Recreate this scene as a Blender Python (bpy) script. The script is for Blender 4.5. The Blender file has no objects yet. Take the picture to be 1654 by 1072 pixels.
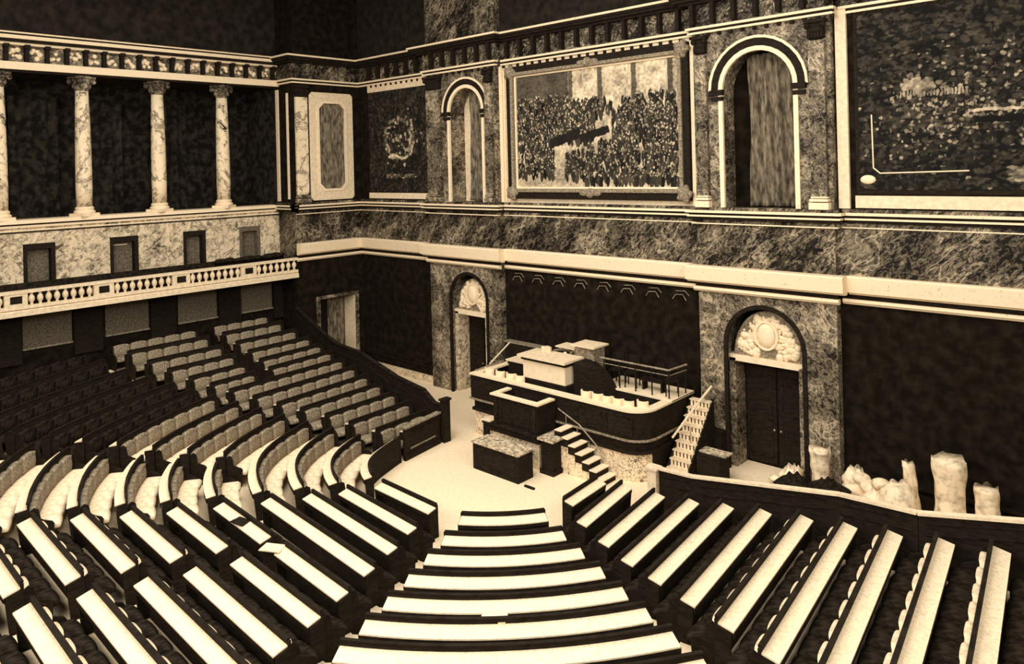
import bpy, math, random
from mathutils import Vector, Matrix
random.seed(7)
PI = math.pi
C = bpy.context.scene.collection
# ------------------------------------------------------------------ materials
def nm(name):
    m = bpy.data.materials.new(name); m.use_nodes = True
    nt = m.node_tree; b = nt.nodes['Principled BSDF']
    return m, nt, b
def ramp(nt, stops):
    r = nt.nodes.new('ShaderNodeValToRGB'); e = r.color_ramp.elements
    e[0].position, e[0].color = stops[0][0], (*stops[0][1], 1)
    e[1].position, e[1].color = stops[-1][0], (*stops[-1][1], 1)
    for p, c in stops[1:-1]:
        n = e.new(p); n.color = (*c, 1)
    return r
def coords(nt, scale=(1,1,1), rot=(0,0,0)):
    t = nt.nodes.new('ShaderNodeTexCoord'); mp = nt.nodes.new('ShaderNodeMapping')
    mp.inputs['Scale'].default_value = scale; mp.inputs['Rotation'].default_value = rot
    nt.links.new(t.outputs['Object'], mp.inputs['Vector']); return mp
def noisy(name, c1, c2, scale=6, rough=.7, bump=.0, detail=6, lo=.35, hi=.65, stretch=(1,1,1), spec=.2):
    m, nt, b = nm(name); mp = coords(nt, stretch)
    n = nt.nodes.new('ShaderNodeTexNoise'); n.inputs['Scale'].default_value = scale; n.inputs['Detail'].default_value = detail
    nt.links.new(mp.outputs[0], n.inputs['Vector'])
    r = ramp(nt, [(lo, c1), (hi, c2)]); nt.links.new(n.outputs['Fac'], r.inputs[0])
    nt.links.new(r.outputs[0], b.inputs['Base Color']); b.inputs['Roughness'].default_value = rough
    b.inputs['Specular IOR Level'].default_value = spec
    if bump:
        bp = nt.nodes.new('ShaderNodeBump'); bp.inputs['Strength'].default_value = bump; bp.inputs['Distance'].default_value = .02
        nt.links.new(n.outputs['Fac'], bp.inputs['Height']); nt.links.new(bp.outputs[0], b.inputs['Normal'])
    return m
def marble(name, base, mid, vein, scale=1.2, width=.045, rot=(.3,.5,.2), cloud=(.35,.7), rough=.5, fine=6, stretch=(1,1,.55)):
    """mottled stone: ragged clouds and flecks, with broken veins here and there"""
    m, nt, b = nm(name); m0 = coords(nt, (1,1,1), rot)
    mp = nt.nodes.new('ShaderNodeMapping'); mp.inputs['Scale'].default_value = stretch; nt.links.new(m0.outputs[0], mp.inputs['Vector'])
    def noise(sc, det, ro, dist=0):
        n = nt.nodes.new('ShaderNodeTexNoise'); n.inputs['Scale'].default_value = sc; n.inputs['Detail'].default_value = det
        n.inputs['Roughness'].default_value = ro; n.inputs['Distortion'].default_value = dist
        nt.links.new(mp.outputs[0], n.inputs['Vector']); return n
    def math_(op, a, b_):
        q = nt.nodes.new('ShaderNodeMath'); q.operation = op
        for k, v in ((0, a), (1, b_)):
            if hasattr(v, 'links'): nt.links.new(v, q.inputs[k])
            else: q.inputs[k].default_value = v
        return q.outputs[0]
    n1 = noise(scale*1.5, 8, .6, .6); n2 = noise(scale*fine, 10, .78, 1.2); n3 = noise(scale*.9, 3, .5); n4 = noise(scale*fine*4, 4, .7)
    a = nt.nodes.new('ShaderNodeMath'); a.operation = 'ABSOLUTE'; nt.links.new(math_('SUBTRACT', n1.outputs['Fac'], .5), a.inputs[0])
    rv = ramp(nt, [(0, (1,1,1)), (width*.3, (.8,.8,.8)), (width, (0,0,0))]); nt.links.new(a.outputs[0], rv.inputs[0])
    msk = ramp(nt, [(.46, (0,0,0)), (.58, (1,1,1))]); nt.links.new(n3.outputs['Fac'], msk.inputs[0])
    f = math_('MULTIPLY', math_('MULTIPLY', rv.outputs[0], msk.outputs[0]), math_('ADD', n4.outputs['Fac'], .25))
    c = math_('ADD', math_('MULTIPLY', n2.outputs['Fac'], .62), math_('ADD', math_('MULTIPLY', n4.outputs['Fac'], .2), math_('MULTIPLY', n3.outputs['Fac'], .18)))
    rc = ramp(nt, [(cloud[0], base), (cloud[1], mid)]); nt.links.new(c, rc.inputs[0])
    mx = nt.nodes.new('ShaderNodeMix'); mx.data_type = 'RGBA'
    nt.links.new(f, mx.inputs[0]); nt.links.new(rc.outputs[0], mx.inputs[6]); mx.inputs[7].default_value = (*vein, 1)
    nt.links.new(mx.outputs[2], b.inputs['Base Color']); b.inputs['Roughness'].default_value = rough
    b.inputs['Specular IOR Level'].default_value = .12
    return m
K = lambda v: (v*1.0, v*.78, v*.50)              # the sepia tint of every thing in this hall
DK = lambda v: (v*1.0, v*.70, v*.44)
M = {}
M['cream'] = noisy('cream_paint', K(.74), K(.92), 9, .7, .05)
M['plaster'] = noisy('cream_moulding', K(.50), K(.92), 14, .7, .1, lo=.22, hi=.40)
M['carpet'] = noisy('pale_floor', K(.84), K(.95), 9, .95, .05, lo=.3, hi=.55)
M['velvet'] = noisy('dark_wall_cloth', DK(.009), DK(.026), 3.5, .95, .05, lo=.4, hi=.75, spec=.03)
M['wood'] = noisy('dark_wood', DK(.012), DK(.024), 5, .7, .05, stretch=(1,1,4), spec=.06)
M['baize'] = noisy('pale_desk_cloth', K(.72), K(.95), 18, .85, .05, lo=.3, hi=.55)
M['leather'] = noisy('worn_leather', K(.13), K(.40), 15, .85, .2, lo=.34, hi=.68, spec=.08)
M['worn_top'] = noisy('worn_desk_cloth', K(.16), K(.75), 10, .85, .1, lo=.36, hi=.6, spec=.08)
M['leather_dark'] = noisy('dark_leather', DK(.008), DK(.03), 9, .8, .1, spec=.05)  # also colours in the shade on the outer curved left rows
M['cover'] = noisy('pale_dust_cloth', K(.6), K(.95), 9, .9, .25, lo=.3, hi=.5)
M['curtain'] = noisy('grey_brown_curtain', K(.06), K(.34), 9, .95, .3, stretch=(1,1,.35), lo=.35, hi=.72)
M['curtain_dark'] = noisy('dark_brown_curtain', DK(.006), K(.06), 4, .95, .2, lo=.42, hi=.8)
M['blind'] = noisy('brown_blind', K(.06), K(.22), 22, .95, .1, lo=.35, hi=.7)
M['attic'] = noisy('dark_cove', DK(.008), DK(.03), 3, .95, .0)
M['marble_dark'] = marble('dark_marble', DK(.008), K(.30), K(.6), 1.2, .022, (.8,.75,.2), (.475,.60), fine=5, stretch=(.5,1.1,1.3))
M['marble_mid'] = marble('brown_marble', DK(.010), K(.42), K(.7), 1.5, .03, (.5,-.9,.5), (.45,.61), fine=5, stretch=(.7,1,1.2))
M['marble_column'] = marble('column_marble', DK(.03), K(.92), DK(.05), .9, .04, (.5,.6,.1), (.425,.49), fine=2.2, stretch=(1,1,.7))
M['marble_light'] = marble('pale_marble', K(.06), K(.80), DK(.03), 1.0, .03, (.9,.3,.6), (.41,.53), fine=4, stretch=(1,1,.8))
M['marble_speck'] = marble('speckled_marble', DK(.02), K(.92), DK(.02), 2.4, .02, (.1,.4,.9), (.43,.50), fine=5, stretch=(1,1,1))
M['stone'] = noisy('white_stone', K(.8), K(.95), 6, .7, .1, lo=.3, hi=.5)
M['brass'] = noisy('dull_metal', K(.18), K(.4), 9, .5, 0)
M['sack'] = noisy('pale_sackcloth', K(.45), K(.95), 6, .95, .5, lo=.3, hi=.55)
m, nt, b = nm('painted_canvas')
at = nt.nodes.new('ShaderNodeVertexColor'); at.layer_name = 'paint'
nt.links.new(at.outputs[0], b.inputs['Base Color']); b.inputs['Roughness'].default_value = .75; b.inputs['Specular IOR Level'].default_value = .15
M['canvas'] = m
# ------------------------------------------------------------------ mesh helpers
ORG = {}
BACK = lambda u, z, f: (u, -f, z)        # a wall frame: u along the wall, z up, f out into the hall
LEFT = lambda u, z, f: (f, u, z)
def WORLD(x, y, z): return (x, y, z)
class MB:
    def __init__(s): s.v = []; s.f = []
    def add(s, vs, fs):
        n = len(s.v); s.v += [tuple(p) for p in vs]; s.f += [tuple(i+n for i in f) for f in fs]; return s
    def box(s, a, b, fr=WORLD):
        (x0,y0,z0),(x1,y1,z1) = a, b
        vs = [fr(x,y,z) for x in (x0,x1) for y in (y0,y1) for z in (z0,z1)]
        return s.add(vs, [(0,1,3,2),(4,6,7,5),(0,4,5,1),(2,3,7,6),(0,2,6,4),(1,5,7,3)])
    def prism(s, pts, h0, h1, fr=WORLD, cap=True):      # pts in (a,b), extruded along the third coordinate
        n = len(pts); vs = [fr(p[0],p[1],h0) for p in pts] + [fr(p[0],p[1],h1) for p in pts]
        fs = [(i,(i+1)%n,(i+1)%n+n,i+n) for i in range(n)]
        if cap: fs += [tuple(range(n))[::-1], tuple(range(n,2*n))]
        return s.add(vs, fs)
    def ring(s, outer, inner, h0, h1, fr=WORLD, closed=True):   # band between two equal-length outlines
        n = len(outer); rng = n if closed else n-1
        vs = []
        for h in (h0,h1):
            vs += [fr(p[0],p[1],h) for p in outer] + [fr(p[0],p[1],h) for p in inner]
        fs = []
        for i in range(rng):
            j = (i+1)%n
            fs += [(i,j,n+j,n+i),(2*n+i,3*n+i,3*n+j,2*n+j),(i,2*n+i,2*n+j,j),(n+i,n+j,3*n+j,3*n+i)]
        if not closed:
            fs += [(0,n,3*n,2*n),(n-1,3*n-1,4*n-1,2*n-1)]
        return s.add(vs, fs)
    def lathe(s, prof, cx, cy, n=20):
        vs = [(cx+r*math.cos(2*PI*i/n), cy+r*math.sin(2*PI*i/n), z) for r, z in prof for i in range(n)]
        fs = [(k*n+i,k*n+(i+1)%n,(k+1)*n+(i+1)%n,(k+1)*n+i) for k in range(len(prof)-1) for i in range(n)]
        fs += [tuple(range(n))[::-1], tuple(range((len(prof)-1)*n, len(prof)*n))]
        return s.add(vs, fs)
    def tube(s, a, b, r, n=8):
        a, b = Vector(a), Vector(b); d = (b-a).normalized()
        u = d.orthogonal().normalized(); w = d.cross(u)
        vs = [p + r*(math.cos(2*PI*i/n)*u + math.sin(2*PI*i/n)*w) for p in (a,b) for i in range(n)]
        return s.add(vs, [(i,(i+1)%n,(i+1)%n+n,i+n) for i in range(n)] + [tuple(range(n))[::-1], tuple(range(n,2*n))])
    def polytube(s, pts, r, n=6):
        for a, b in zip(pts[:-1], pts[1:]): s.tube(a, b, r, n)
        return s
    def ball(s, c, r, n=10, m_=7, sc=(1,1,1)):
        prof = [(max(.001,math.sin(PI*k/m_)), -math.cos(PI*k/m_)) for k in range(m_+1)]
        vs = [(c[0]+r*q*math.cos(2*PI*i/n)*sc[0], c[1]+r*q*math.sin(2*PI*i/n)*sc[1], c[2]+r*z*sc[2]) for q, z in prof for i in range(n)]
        return s.add(vs, [(k*n+i,k*n+(i+1)%n,(k+1)*n+(i+1)%n,(k+1)*n+i) for k in range(m_) for i in range(n)])
    def grid(s, fn, nu, nv):
        vs = [fn(i/nu, j/nv) for j in range(nv+1) for i in range(nu+1)]
        return s.add(vs, [(j*(nu+1)+i, j*(nu+1)+i+1, (j+1)*(nu+1)+i+1, (j+1)*(nu+1)+i) for j in range(nv) for i in range(nu)])
    def build(s, name, mat, parent=None, smooth=False, bevel=0, fix=True):
        off = ORG.get(parent.name, (0,0,0)) if parent else (0,0,0)
        me = bpy.data.meshes.new(name)
        me.from_pydata([(v[0]-off[0], v[1]-off[1], v[2]-off[2]) for v in s.v], [], s.f)
        if fix:
            import bmesh
            bm = bmesh.new(); bm.from_mesh(me); bmesh.ops.recalc_face_normals(bm, faces=bm.faces); bm.to_mesh(me); bm.free()
        me.materials.append(M[mat]); me.validate()
        if smooth:
            for p in me.polygons: p.use_smooth = True
        o = bpy.data.objects.new(name, me); C.objects.link(o)
        if parent: o.parent = parent
        ORG[o.name] = off
        if bevel:
            bv = o.modifiers.new('bevel', 'BEVEL'); bv.width = bevel; bv.segments = 2; bv.limit_method = 'ANGLE'
        return o
def tag(o, label, cat, group=None):
    o['label'] = label; o['category'] = cat
    if group: o['group'] = group
    return o
def thing(name, loc, label, cat, group=None):
    o = bpy.data.objects.new(name, None); C.objects.link(o); o.location = loc; ORG[o.name] = tuple(loc)
    return tag(o, label, cat, group)
def struct(o, **k):
    o['kind'] = 'structure'; return o
def S(mb, name, mat, **k): return struct(mb.build(name, mat, **k))
ORDN = ['first','second','third','fourth','fifth','sixth','seventh','eighth','ninth','tenth','eleventh','twelfth','thirteenth','fourteenth']

# ------------------------------------------------------------------ the shell of the hall
XR, YS, H = 32.0, -25.0, 17.0
S(MB().box((-4.5, YS, -.3), (XR, 1.6, 0)), 'floor', 'carpet')
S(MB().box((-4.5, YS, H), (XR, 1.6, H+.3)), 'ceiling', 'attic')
S(MB().box((XR, YS, 0), (XR+.3, 1.6, H)), 'wall_right', 'marble_dark')
S(MB().box((-4.5, YS-.3, 0), (XR, YS, H)), 'wall_front', 'marble_dark')

def arch_pts(c, half, z0, spring, n=16):
    """outline from bottom left over the arch to bottom right"""
    p = [(c-half, z0), (c-half, spring)]
    p += [(c-half*math.cos(PI*i/n), spring+half*math.sin(PI*i/n)) for i in range(1, n)]
    return p + [(c+half, spring), (c+half, z0)]
def arched_wall(u0, u1, z0, z1, c, half, oz0, spring, f0, f1, fr):
    m = MB(); a = arch_pts(c, half, oz0, spring)
    g = lambda p, q: m.box((p[0], p[1], f0), (q[0], q[1], f1), fr)
    g((u0, z0), (c-half, z1)); g((c+half, z0), (u1, z1))
    if oz0 > z0: g((c-half, z0), (c+half, oz0))
    top = a[1:-1]
    for p, q in zip(top[:-1], top[1:]):
        m.prism([p, q, (q[0], z1), (p[0], z1)], f0, f1, fr)
    return m
# pier frames: x0, x1, centre, half width of the lower arch, half width of the upper niche
PF = .30
PIERS = [(5.12, 9.10, 7.38, 1.08, 7.45, 1.02), (17.45, 21.50, 19.46, 1.20, 19.44, 1.16)]
# lower wall, between the piers
lw = MB()
for a, b in ((-1.4, 5.12), (9.10, 17.45), (21.50, XR)): lw.box((a, 0, -.6), (b, 5.15, 0), BACK)
S(lw, 'wall_back', 'velvet')
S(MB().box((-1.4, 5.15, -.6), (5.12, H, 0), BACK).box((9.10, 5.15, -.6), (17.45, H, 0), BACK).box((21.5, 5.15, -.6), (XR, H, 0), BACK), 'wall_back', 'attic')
for i, (x0, x1, c, hw, cn, hn) in enumerate(PIERS):
    S(arched_wall(x0, x1, 0, 5.15, c, hw, 0, 4.86-hw, -.6, PF, BACK), 'wall_pier', 'marble_mid')
    S(arched_wall(x0, x1, 7.62, 13.2, cn, hn, 7.62, 12.22-hn, -.6, PF, BACK), 'wall_pier', 'marble_mid')
    S(MB().box((x0, 5.15, -.6), (x1, 7.62, PF), BACK).box((x0, 13.2, -.6), (x1, H, PF), BACK), 'wall_pier', 'marble_dark')
# marble band between ledge and dado, slightly proud of the wall
S(MB().box((0, 5.85, 0), (5.12, 7.3, .10), BACK).box((9.1, 5.85, 0), (17.45, 7.3, .10), BACK).box((21.5, 5.85, 0), (XR, 7.3, .10), BACK), 'trim_1', 'marble_dark')
def profile_run(prof, segs, name, mat, **k):
    """a moulding profile (z,f) run along wall segments, each (u0,u1,base,frame)"""
    m = MB()
    for u0, u1, base, fr in segs:
        n = len(prof)
        e = 0
        vs = [fr(u0, z, base+f) for z, f in prof] + [fr(u1, z, base+f) for z, f in prof]
        m.add(vs, [(i, i+1, n+i+1, n+i) for i in range(n-1)] + [(n-1, 0, n, 2*n-1), tuple(range(n))[::-1], tuple(range(n, 2*n))])
    return S(m, name, mat, **k)
BSEG = lambda p=0: [(0-.0, 5.12-p, 0, BACK), (5.12-p, 9.10+p, PF, BACK), (9.10+p, 17.45-p, 0, BACK), (17.45-p, 21.5+p, PF, BACK), (21.5+p, XR, 0, BACK)]
LSEG = [(-3.40-.0, 0.0, 0, LEFT)]
RTF = lambda u, z, f: (u, -3.40-f, z)
# big pale ledge that circles the hall
profile_run([(5.40,-.02),(5.40,.16),(5.47,.22),(5.47,.30),(5.86,.34),(5.90,.30),(5.90,-.02)], BSEG(.28)+[(-3.4, .0, 0, LEFT)], 'trim_2', 'plaster')
profile_run([(5.13,-.02),(5.13,.10),(5.20,.16),(5.27,.12),(5.27,-.02)], BSEG(.1)+[(-3.4, .0, 0, LEFT)], 'trim_3', 'plaster')
profile_run([(5.27,-.02),(5.27,.07),(5.40,.07),(5.40,-.02)], BSEG(.06)+[(-3.4, .0, 0, LEFT)], 'trim_4', 'wood')
# dado cornice: three thin pale lines with dark between
for a, b, f, mt in ((7.28,7.36,.16,'wood'),(7.36,7.41,.22,'plaster'),(7.41,7.48,.17,'wood'),(7.48,7.55,.26,'plaster'),(7.55,7.64,.14,'marble_dark')):
    profile_run([(a,-.02),(a,f),(b,f),(b,-.02)], BSEG(f)+[(-3.4-f, .0, 0, LEFT), (-1.4, f, 0, RTF)], 'trim_5', mt)
profile_run([(7.14,-.02),(7.14,.125),(7.17,.125),(7.17,-.02)], BSEG(.12)+[(-3.4, .0, 0, LEFT)], 'trim_6', 'plaster')
# entablature
CSEG = [(-25, -3.4, -1.4, LEFT), (-3.4, 0, 0, LEFT)]
for a, b, f, mt in ((12.80,12.86,.12,'plaster'),(12.86,12.93,.08,'wood'),(12.93,13.0,.16,'plaster'),(13.0,13.66,.08,'marble_dark'),(13.66,13.74,.3,'wood'),(13.74,13.82,.44,'plaster'),(13.82,13.9,.5,'wood'),(13.9,13.97,.55,'plaster')):
    profile_run([(a,-.02),(a,f),(b,f+.01),(b,-.02)], BSEG(f)+[(-3.4-f, 0, 0, LEFT), (-1.4, f, 0, RTF)], 'trim_7', mt if b != 13.82 else 'wood')
for a, b, f, mt in ((12.66,12.74,.14,'wood'),(12.74,13.0,.26,'plaster'),(13.0,13.58,.08,'marble_mid'),(13.58,13.66,.3,'plaster'),(13.66,13.76,.42,'wood'),(13.76,13.88,.52,'plaster'),(13.88,13.93,.56,'wood'),(13.93,13.98,.6,'plaster')):
    profile_run([(a,-.3),(a,f),(b,f+.02),(b,-.3)], [(-25, -3.4+f, -1.4, LEFT)], 'trim_8', mt)
cons = MB(); orn = MB()
y = -24.8
while y < -3.7:
    cons.box((y, 13.02, .06), (y+.12, 13.6, .30), lambda u,z,f: LEFT(u,z,f-1.4)).box((y-.02, 13.48, .06), (y+.14, 13.6, .38), lambda u,z,f: LEFT(u,z,f-1.4))
    for k in range(6):
        orn.ball((-1.30, y+.2+.06*k+random.uniform(-.03,.03), 13.3+random.uniform(-.16,.16)), random.uniform(.05,.1), 7, 5, (.7,1.1,1))
    y += .62
S(cons, 'trim_9', 'wood'); S(orn, 'trim_10', 'plaster', smooth=True)
cons = MB(); orn = MB(); x = 1.0
while x < XR-1:
    f0 = PF if any(p[0]-.1 < x < p[1]+.1 for p in PIERS) else 0
    cons.box((x, 13.05, f0+.05), (x+.12, 13.66, f0+.28), BACK)
    for k in range(5):
        orn.ball((x+.2+.07*k, -f0-.1, 13.33+random.uniform(-.16,.16)), random.uniform(.03,.06), 6, 4, (1.1,.7,1))
    x += .66
S(cons, 'trim_9', 'wood'); S(orn, 'trim_10', 'marble_mid', smooth=True)
# dentils under entablature of the back wall
dn = MB(); x = .3
while x < XR:
    f0 = PF if any(p[0]-.1 < x < p[1]+.1 for p in PIERS) else 0
    dn.box((x, 12.70, f0), (x+.09, 12.81, f0+.1), BACK); x += .36
S(dn, 'trim_11', 'wood')

# ---- bays of the upper wall
# centre bay, cream ground round the great painting
S(MB().box((9.10, 7.64, 0), (17.45, 12.80, .03), BACK), 'wall_back_panel', 'cream')
S(MB().box((9.10, 7.64, .0), (9.26, 12.78, .1), BACK).box((9.34, 7.7, .0), (9.38, 12.7, .08), BACK).box((17.22, 7.64, .0), (17.42, 12.78, .1), BACK), 'trim_12', 'plaster')
# right bay, dark cloth with cream strip
S(MB().box((21.5, 7.64, 0), (XR, 12.8, .02), BACK), 'wall_back_panel', 'velvet')
S(MB().box((21.56, 7.66, 0), (21.84, 13.0, .12), BACK), 'trim_13', 'cream')
S(MB().box((21.98, 7.68, 0), (XR, 8.0, .10), BACK), 'trim_13', 'cream')
# left bay
S(MB().box((0, 7.64, 0), (5.12, 12.8, .02), BACK), 'wall_back_panel', 'velvet')
S(MB().box((.75, 7.70, 0), (5.0, 7.95, .08), BACK), 'trim_13', 'cream')
S(MB().box((.75, 12.48, 0), (5.0, 12.80, .06), BACK), 'trim_13', 'cream')
S(MB().box((4.86, 7.70, 0), (5.0, 12.6, .06), BACK), 'trim_13', 'cream')

# ---- arched doorways in the piers
for i, (x0, x1, c, hw, cn, hn) in enumerate(PIERS):
    side = ('far arch', 'near arch')[i]
    sp = 4.86-hw
    # deep dark surround
    S(MB().ring(arch_pts(c, hw+.02, 0, sp), arch_pts(c, hw-.10, 0, sp), PF-.03, PF+.05, BACK, closed=False), 'trim_14', 'wood')
    d = struct(MB().box((c-hw-.1, 0, -.62), (c+hw+.1, 5.1, -.55), BACK).build('door_%d' % (i+1), 'velvet'))
    for s in (-1, 1):
        lf = MB().box((c+s*.03, .08, -.545), (c+s*(hw-.25), 2.95, -.50), BACK).build('door_leaf', 'wood', d)
        MB().ball((c+s*.1, .48, 1.1), .035, 8, 6).build('door_knob', 'brass', lf)
        for zz in (.25, 1.55): MB().ring([(c+s*.14,zz),(c+s*(hw-.36),zz),(c+s*(hw-.36),zz+1.15),(c+s*.14,zz+1.15)], [(c+s*.18,zz+.04),(c+s*(hw-.40),zz+.04),(c+s*(hw-.40),zz+1.11),(c+s*.18,zz+1.11)], -.50, -.485, BACK).build('leaf_moulding', 'leather_dark', lf)
    # stone frame inside the arch: jambs, lintel
    S(MB().box((c-hw+.02, 0, -.5), (c-hw+.22, 3.2, .10), BACK).box((c+hw-.24, 0, -.5), (c+hw-.12, 3.2, .26), BACK), 'trim_15', 'marble_mid' if i else 'marble_light')
    S(MB().box((c-hw+.0, 3.12, -.5), (c+hw-.0, 3.30, .10), BACK), 'trim_16', 'stone')
    # lunette relief
    t = thing('lunette_relief', (c, 0, 3.3), 'white carved lunette with oval medallion over the %s' % side, 'relief', 'white lunettes over the doors')
    MB().prism([(c+(hw-.16)*math.cos(PI*k/20), 3.30+(1.28 if i==0 else 1.36)*math.sin(PI*k/20)) for k in range(21)], -.1, .02, BACK).build('ground', 'leather', t)
    r = MB(); random.seed(11+i)
    for k in range(230):
        a = random.uniform(.08, PI-.08); q = math.sqrt(random.uniform(.1, .97))
        px, pz = c+q*(hw-.26)*math.cos(a), 3.34+q*1.16*math.sin(a)
        r.ball((px, -.03, pz), random.uniform(.035, .085), 7, 5, (random.uniform(.5,1.9), .9, random.uniform(.5,1.9)))
    r.build('foliage_carving', 'stone', t, smooth=True)
    md = MB().ball((c-.02, -.08, 3.98), .30, 18, 12, (.9, .35, 1.15)).build('medallion', 'stone', t, smooth=True)
    MB().ring([(c-.02+.36*math.cos(2*PI*k/24), 3.98+.43*math.sin(2*PI*k/24)) for k in range(24)], [(c-.02+.29*math.cos(2*PI*k/24), 3.98+.36*math.sin(2*PI*k/24)) for k in range(24)], .05, .13, BACK).build('medallion_rim', 'stone', md)
    # ---- niche above
    sp = 12.22-hn
    S(MB().box((x0+.1, 7.6, -.64), (x1-.1, 13, -.60), BACK), 'wall_niche', 'velvet' if i else 'cream')
    S(MB().ring(arch_pts(cn, hn+.02, 7.62, sp), arch_pts(cn, hn-.11, 7.62, sp), PF-.04, PF+.05, BACK, closed=False), 'trim_17', 'stone')
    ar = [p for p in arch_pts(cn, hn+.24, 7.62, sp)][1:-1]; ai = [p for p in arch_pts(cn, hn+.03, 7.62, sp)][1:-1]
    S(MB().ring(ar, ai, PF-.04, PF+.04, BACK, closed=False), 'trim_18', 'wood')
    ar = arch_pts(cn, hn+.32, 7.62, sp)[1:-1]; ai = arch_pts(cn, hn+.245, 7.62, sp)[1:-1]
    S(MB().ring(ar, ai, PF-.04, PF+.07, BACK, closed=False), 'trim_17', 'stone')
    for s in (-1, 1):   # imposts
        S(MB().box((cn+s*(hn+.26), sp-.14, PF-.02), (cn+s*(hn-.14), sp+.02, PF+.12), BACK).box((cn+s*(hn+.23), sp-.30, PF-.02), (cn+s*(hn-.12), sp-.18, PF+.08), BACK), 'trim_19', 'wood')
    # curtain filling the niche
    cx0 = cn-hn*(.45 if i == 0 else .5); cx1 = cn+hn-.02
    top = sp+.55
    def cur(u, v, cx0=cx0, cx1=cx1, top=top, i=i, cn=cn, hn=hn, sp=sp):
        z = 7.66+v*(12.1-7.66)
        x = cx0+u*(cx1-cx0)
        if z > sp:
            lim = math.sqrt(max(0, (hn-.05)**2-(z-sp)**2)); x = min(max(x, cn-lim), cn+lim)
        pull = math.exp(-((u-.45)/.4)**2)*(1-v)
        f = -.38+.10*math.sin(u*26+v*5*(u-.5))*(.4+.6*(1-v))+.05*math.sin(u*61+v*9)+.08*pull
        return (x, -f, z)
    o = MB().grid(cur, 60, 40).build('niche_curtain', 'curtain', smooth=True, fix=False)
    tag(o, 'grey brown cloth hanging in the upper niche above the %s' % side, 'curtain', 'cloths in the upper niches')
    sm = o.modifiers.new('thick', 'SOLIDIFY'); sm.thickness = .02
    # pilasters each side of the niche
    for s, a, b in ((-1, x0+.12, cn-hn-.36), (1, cn+hn+.36, x1-.12)):
        if b-a < .3: a, b = (a, a+.34) if s < 0 else (b-.34, b)
        p = thing('pilaster', ((a+b)/2, -PF, 7.64), '%s veined marble pilaster beside the niche over the %s' % ('left' if s < 0 else 'right', side), 'pilaster', 'marble pilasters of the back wall')
        MB().box((a, 7.98, PF), (b, 12.15, PF+.14), BACK).build('shaft', 'marble_mid', p)
        MB().box((a-.05, 7.64, PF), (b+.05, 7.82, PF+.22), BACK).box((a-.03, 7.85, PF), (b+.03, 7.92, PF+.20), BACK).box((a-.01, 7.94, PF), (b+.01, 7.98, PF+.17), BACK).build('base', 'plaster' if i else 'marble_mid', p)
        cp = MB().box((a-.06, 12.62, PF), (b+.06, 12.72, PF+.24), BACK).box((a, 12.2, PF), (b, 12.62, PF+.16), BACK)
        for k in range(5):
            cp.ball((a+(b-a)*(k+.5)/5, -PF-.17, 12.3), .07, 7, 5, (.8,.8,1.6))
        for q in (a, b): cp.ball((q, -PF-.18, 12.55), .09, 8, 6)
        cp.build('capital', 'wood', p, smooth=False)

# ------------------------------------------------------------------ paintings
def lerp(a, b, t): return tuple(a[k]+(b[k]-a[k])*t for k in range(3))
def canvas(name, parent, u0, u1, z0, z1, f, fr, nx, ny, fn):
    m = MB(); m.grid(lambda u, v: fr(u0+u*(u1-u0), z0+v*(z1-z0), f), nx, ny)
    o = m.build(name, 'canvas', parent, fix=False)
    ca = o.data.color_attributes.new('paint', 'FLOAT_COLOR', 'POINT')
    vals = []
    for j in range(ny+1):
        for i in range(nx+1):
            vals += [*K(fn(i/nx, j/ny)), 1]
    ca.data.foreach_set('color', vals)
    return o
def vnoise(n=64, seed=0):
    r = random.Random(seed); t = [[r.random() for _ in range(n)] for _ in range(n)]
    def f(x, y):
        i, j = int(x), int(y); a, b = x-i, y-j; a = a*a*(3-2*a); b = b*b*(3-2*b)
        g = lambda p, q: t[q % n][p % n]
        return (g(i,j)*(1-a)+g(i+1,j)*a)*(1-b)+(g(i,j+1)*(1-a)+g(i+1,j+1)*a)*b
    return f
VN = vnoise()
def brush(fn, amp, sx, sy):
    return lambda u, v: max(.003, fn(u+.006*(VN(u*sx, v*sy)-.5), v+.01*(VN(u*sx+9, v*sy+5)-.5))*(1-amp+2*amp*(.5*VN(u*sx*.25, v*sy*.25)+.5*VN(u*sx, v*sy))))
def splat(nx, ny, blobs, bg):
    g = [[bg(i/nx, j/ny) for i in range(nx+1)] for j in range(ny+1)]
    for (cx, cy, rx, ry, val) in blobs:
        for j in range(max(0, int((cy-ry)*ny)), min(ny, int((cy+ry)*ny)+1)+1):
            if j > ny: continue
            for i in range(max(0, int((cx-rx)*nx)), min(nx, int((cx+rx)*nx)+1)+1):
                if i > nx: continue
                if ((i/nx-cx)/rx)**2+((j/ny-cy)/ry)**2 < 1: g[j][i] = val
    return lambda u, v: g[min(ny, int(v*ny+.5))][min(nx, int(u*nx+.5))]
random.seed(5)
def bgbig(u, v):
    if v > .62 and u > .36:
        for c in (.375, .56, .76, .96):
            if abs(u-c) < .014: return .10
            if 0 < u-c-.014 < .02: return .45
        return random.uniform(.45, .72)
    if v > .62: return random.uniform(.03, .14)
    if v < .12: return random.uniform(.35, .7)*(1 if random.random() < .75 else .3)
    return .5+random.uniform(-.12, .12)
bl = []
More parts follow.
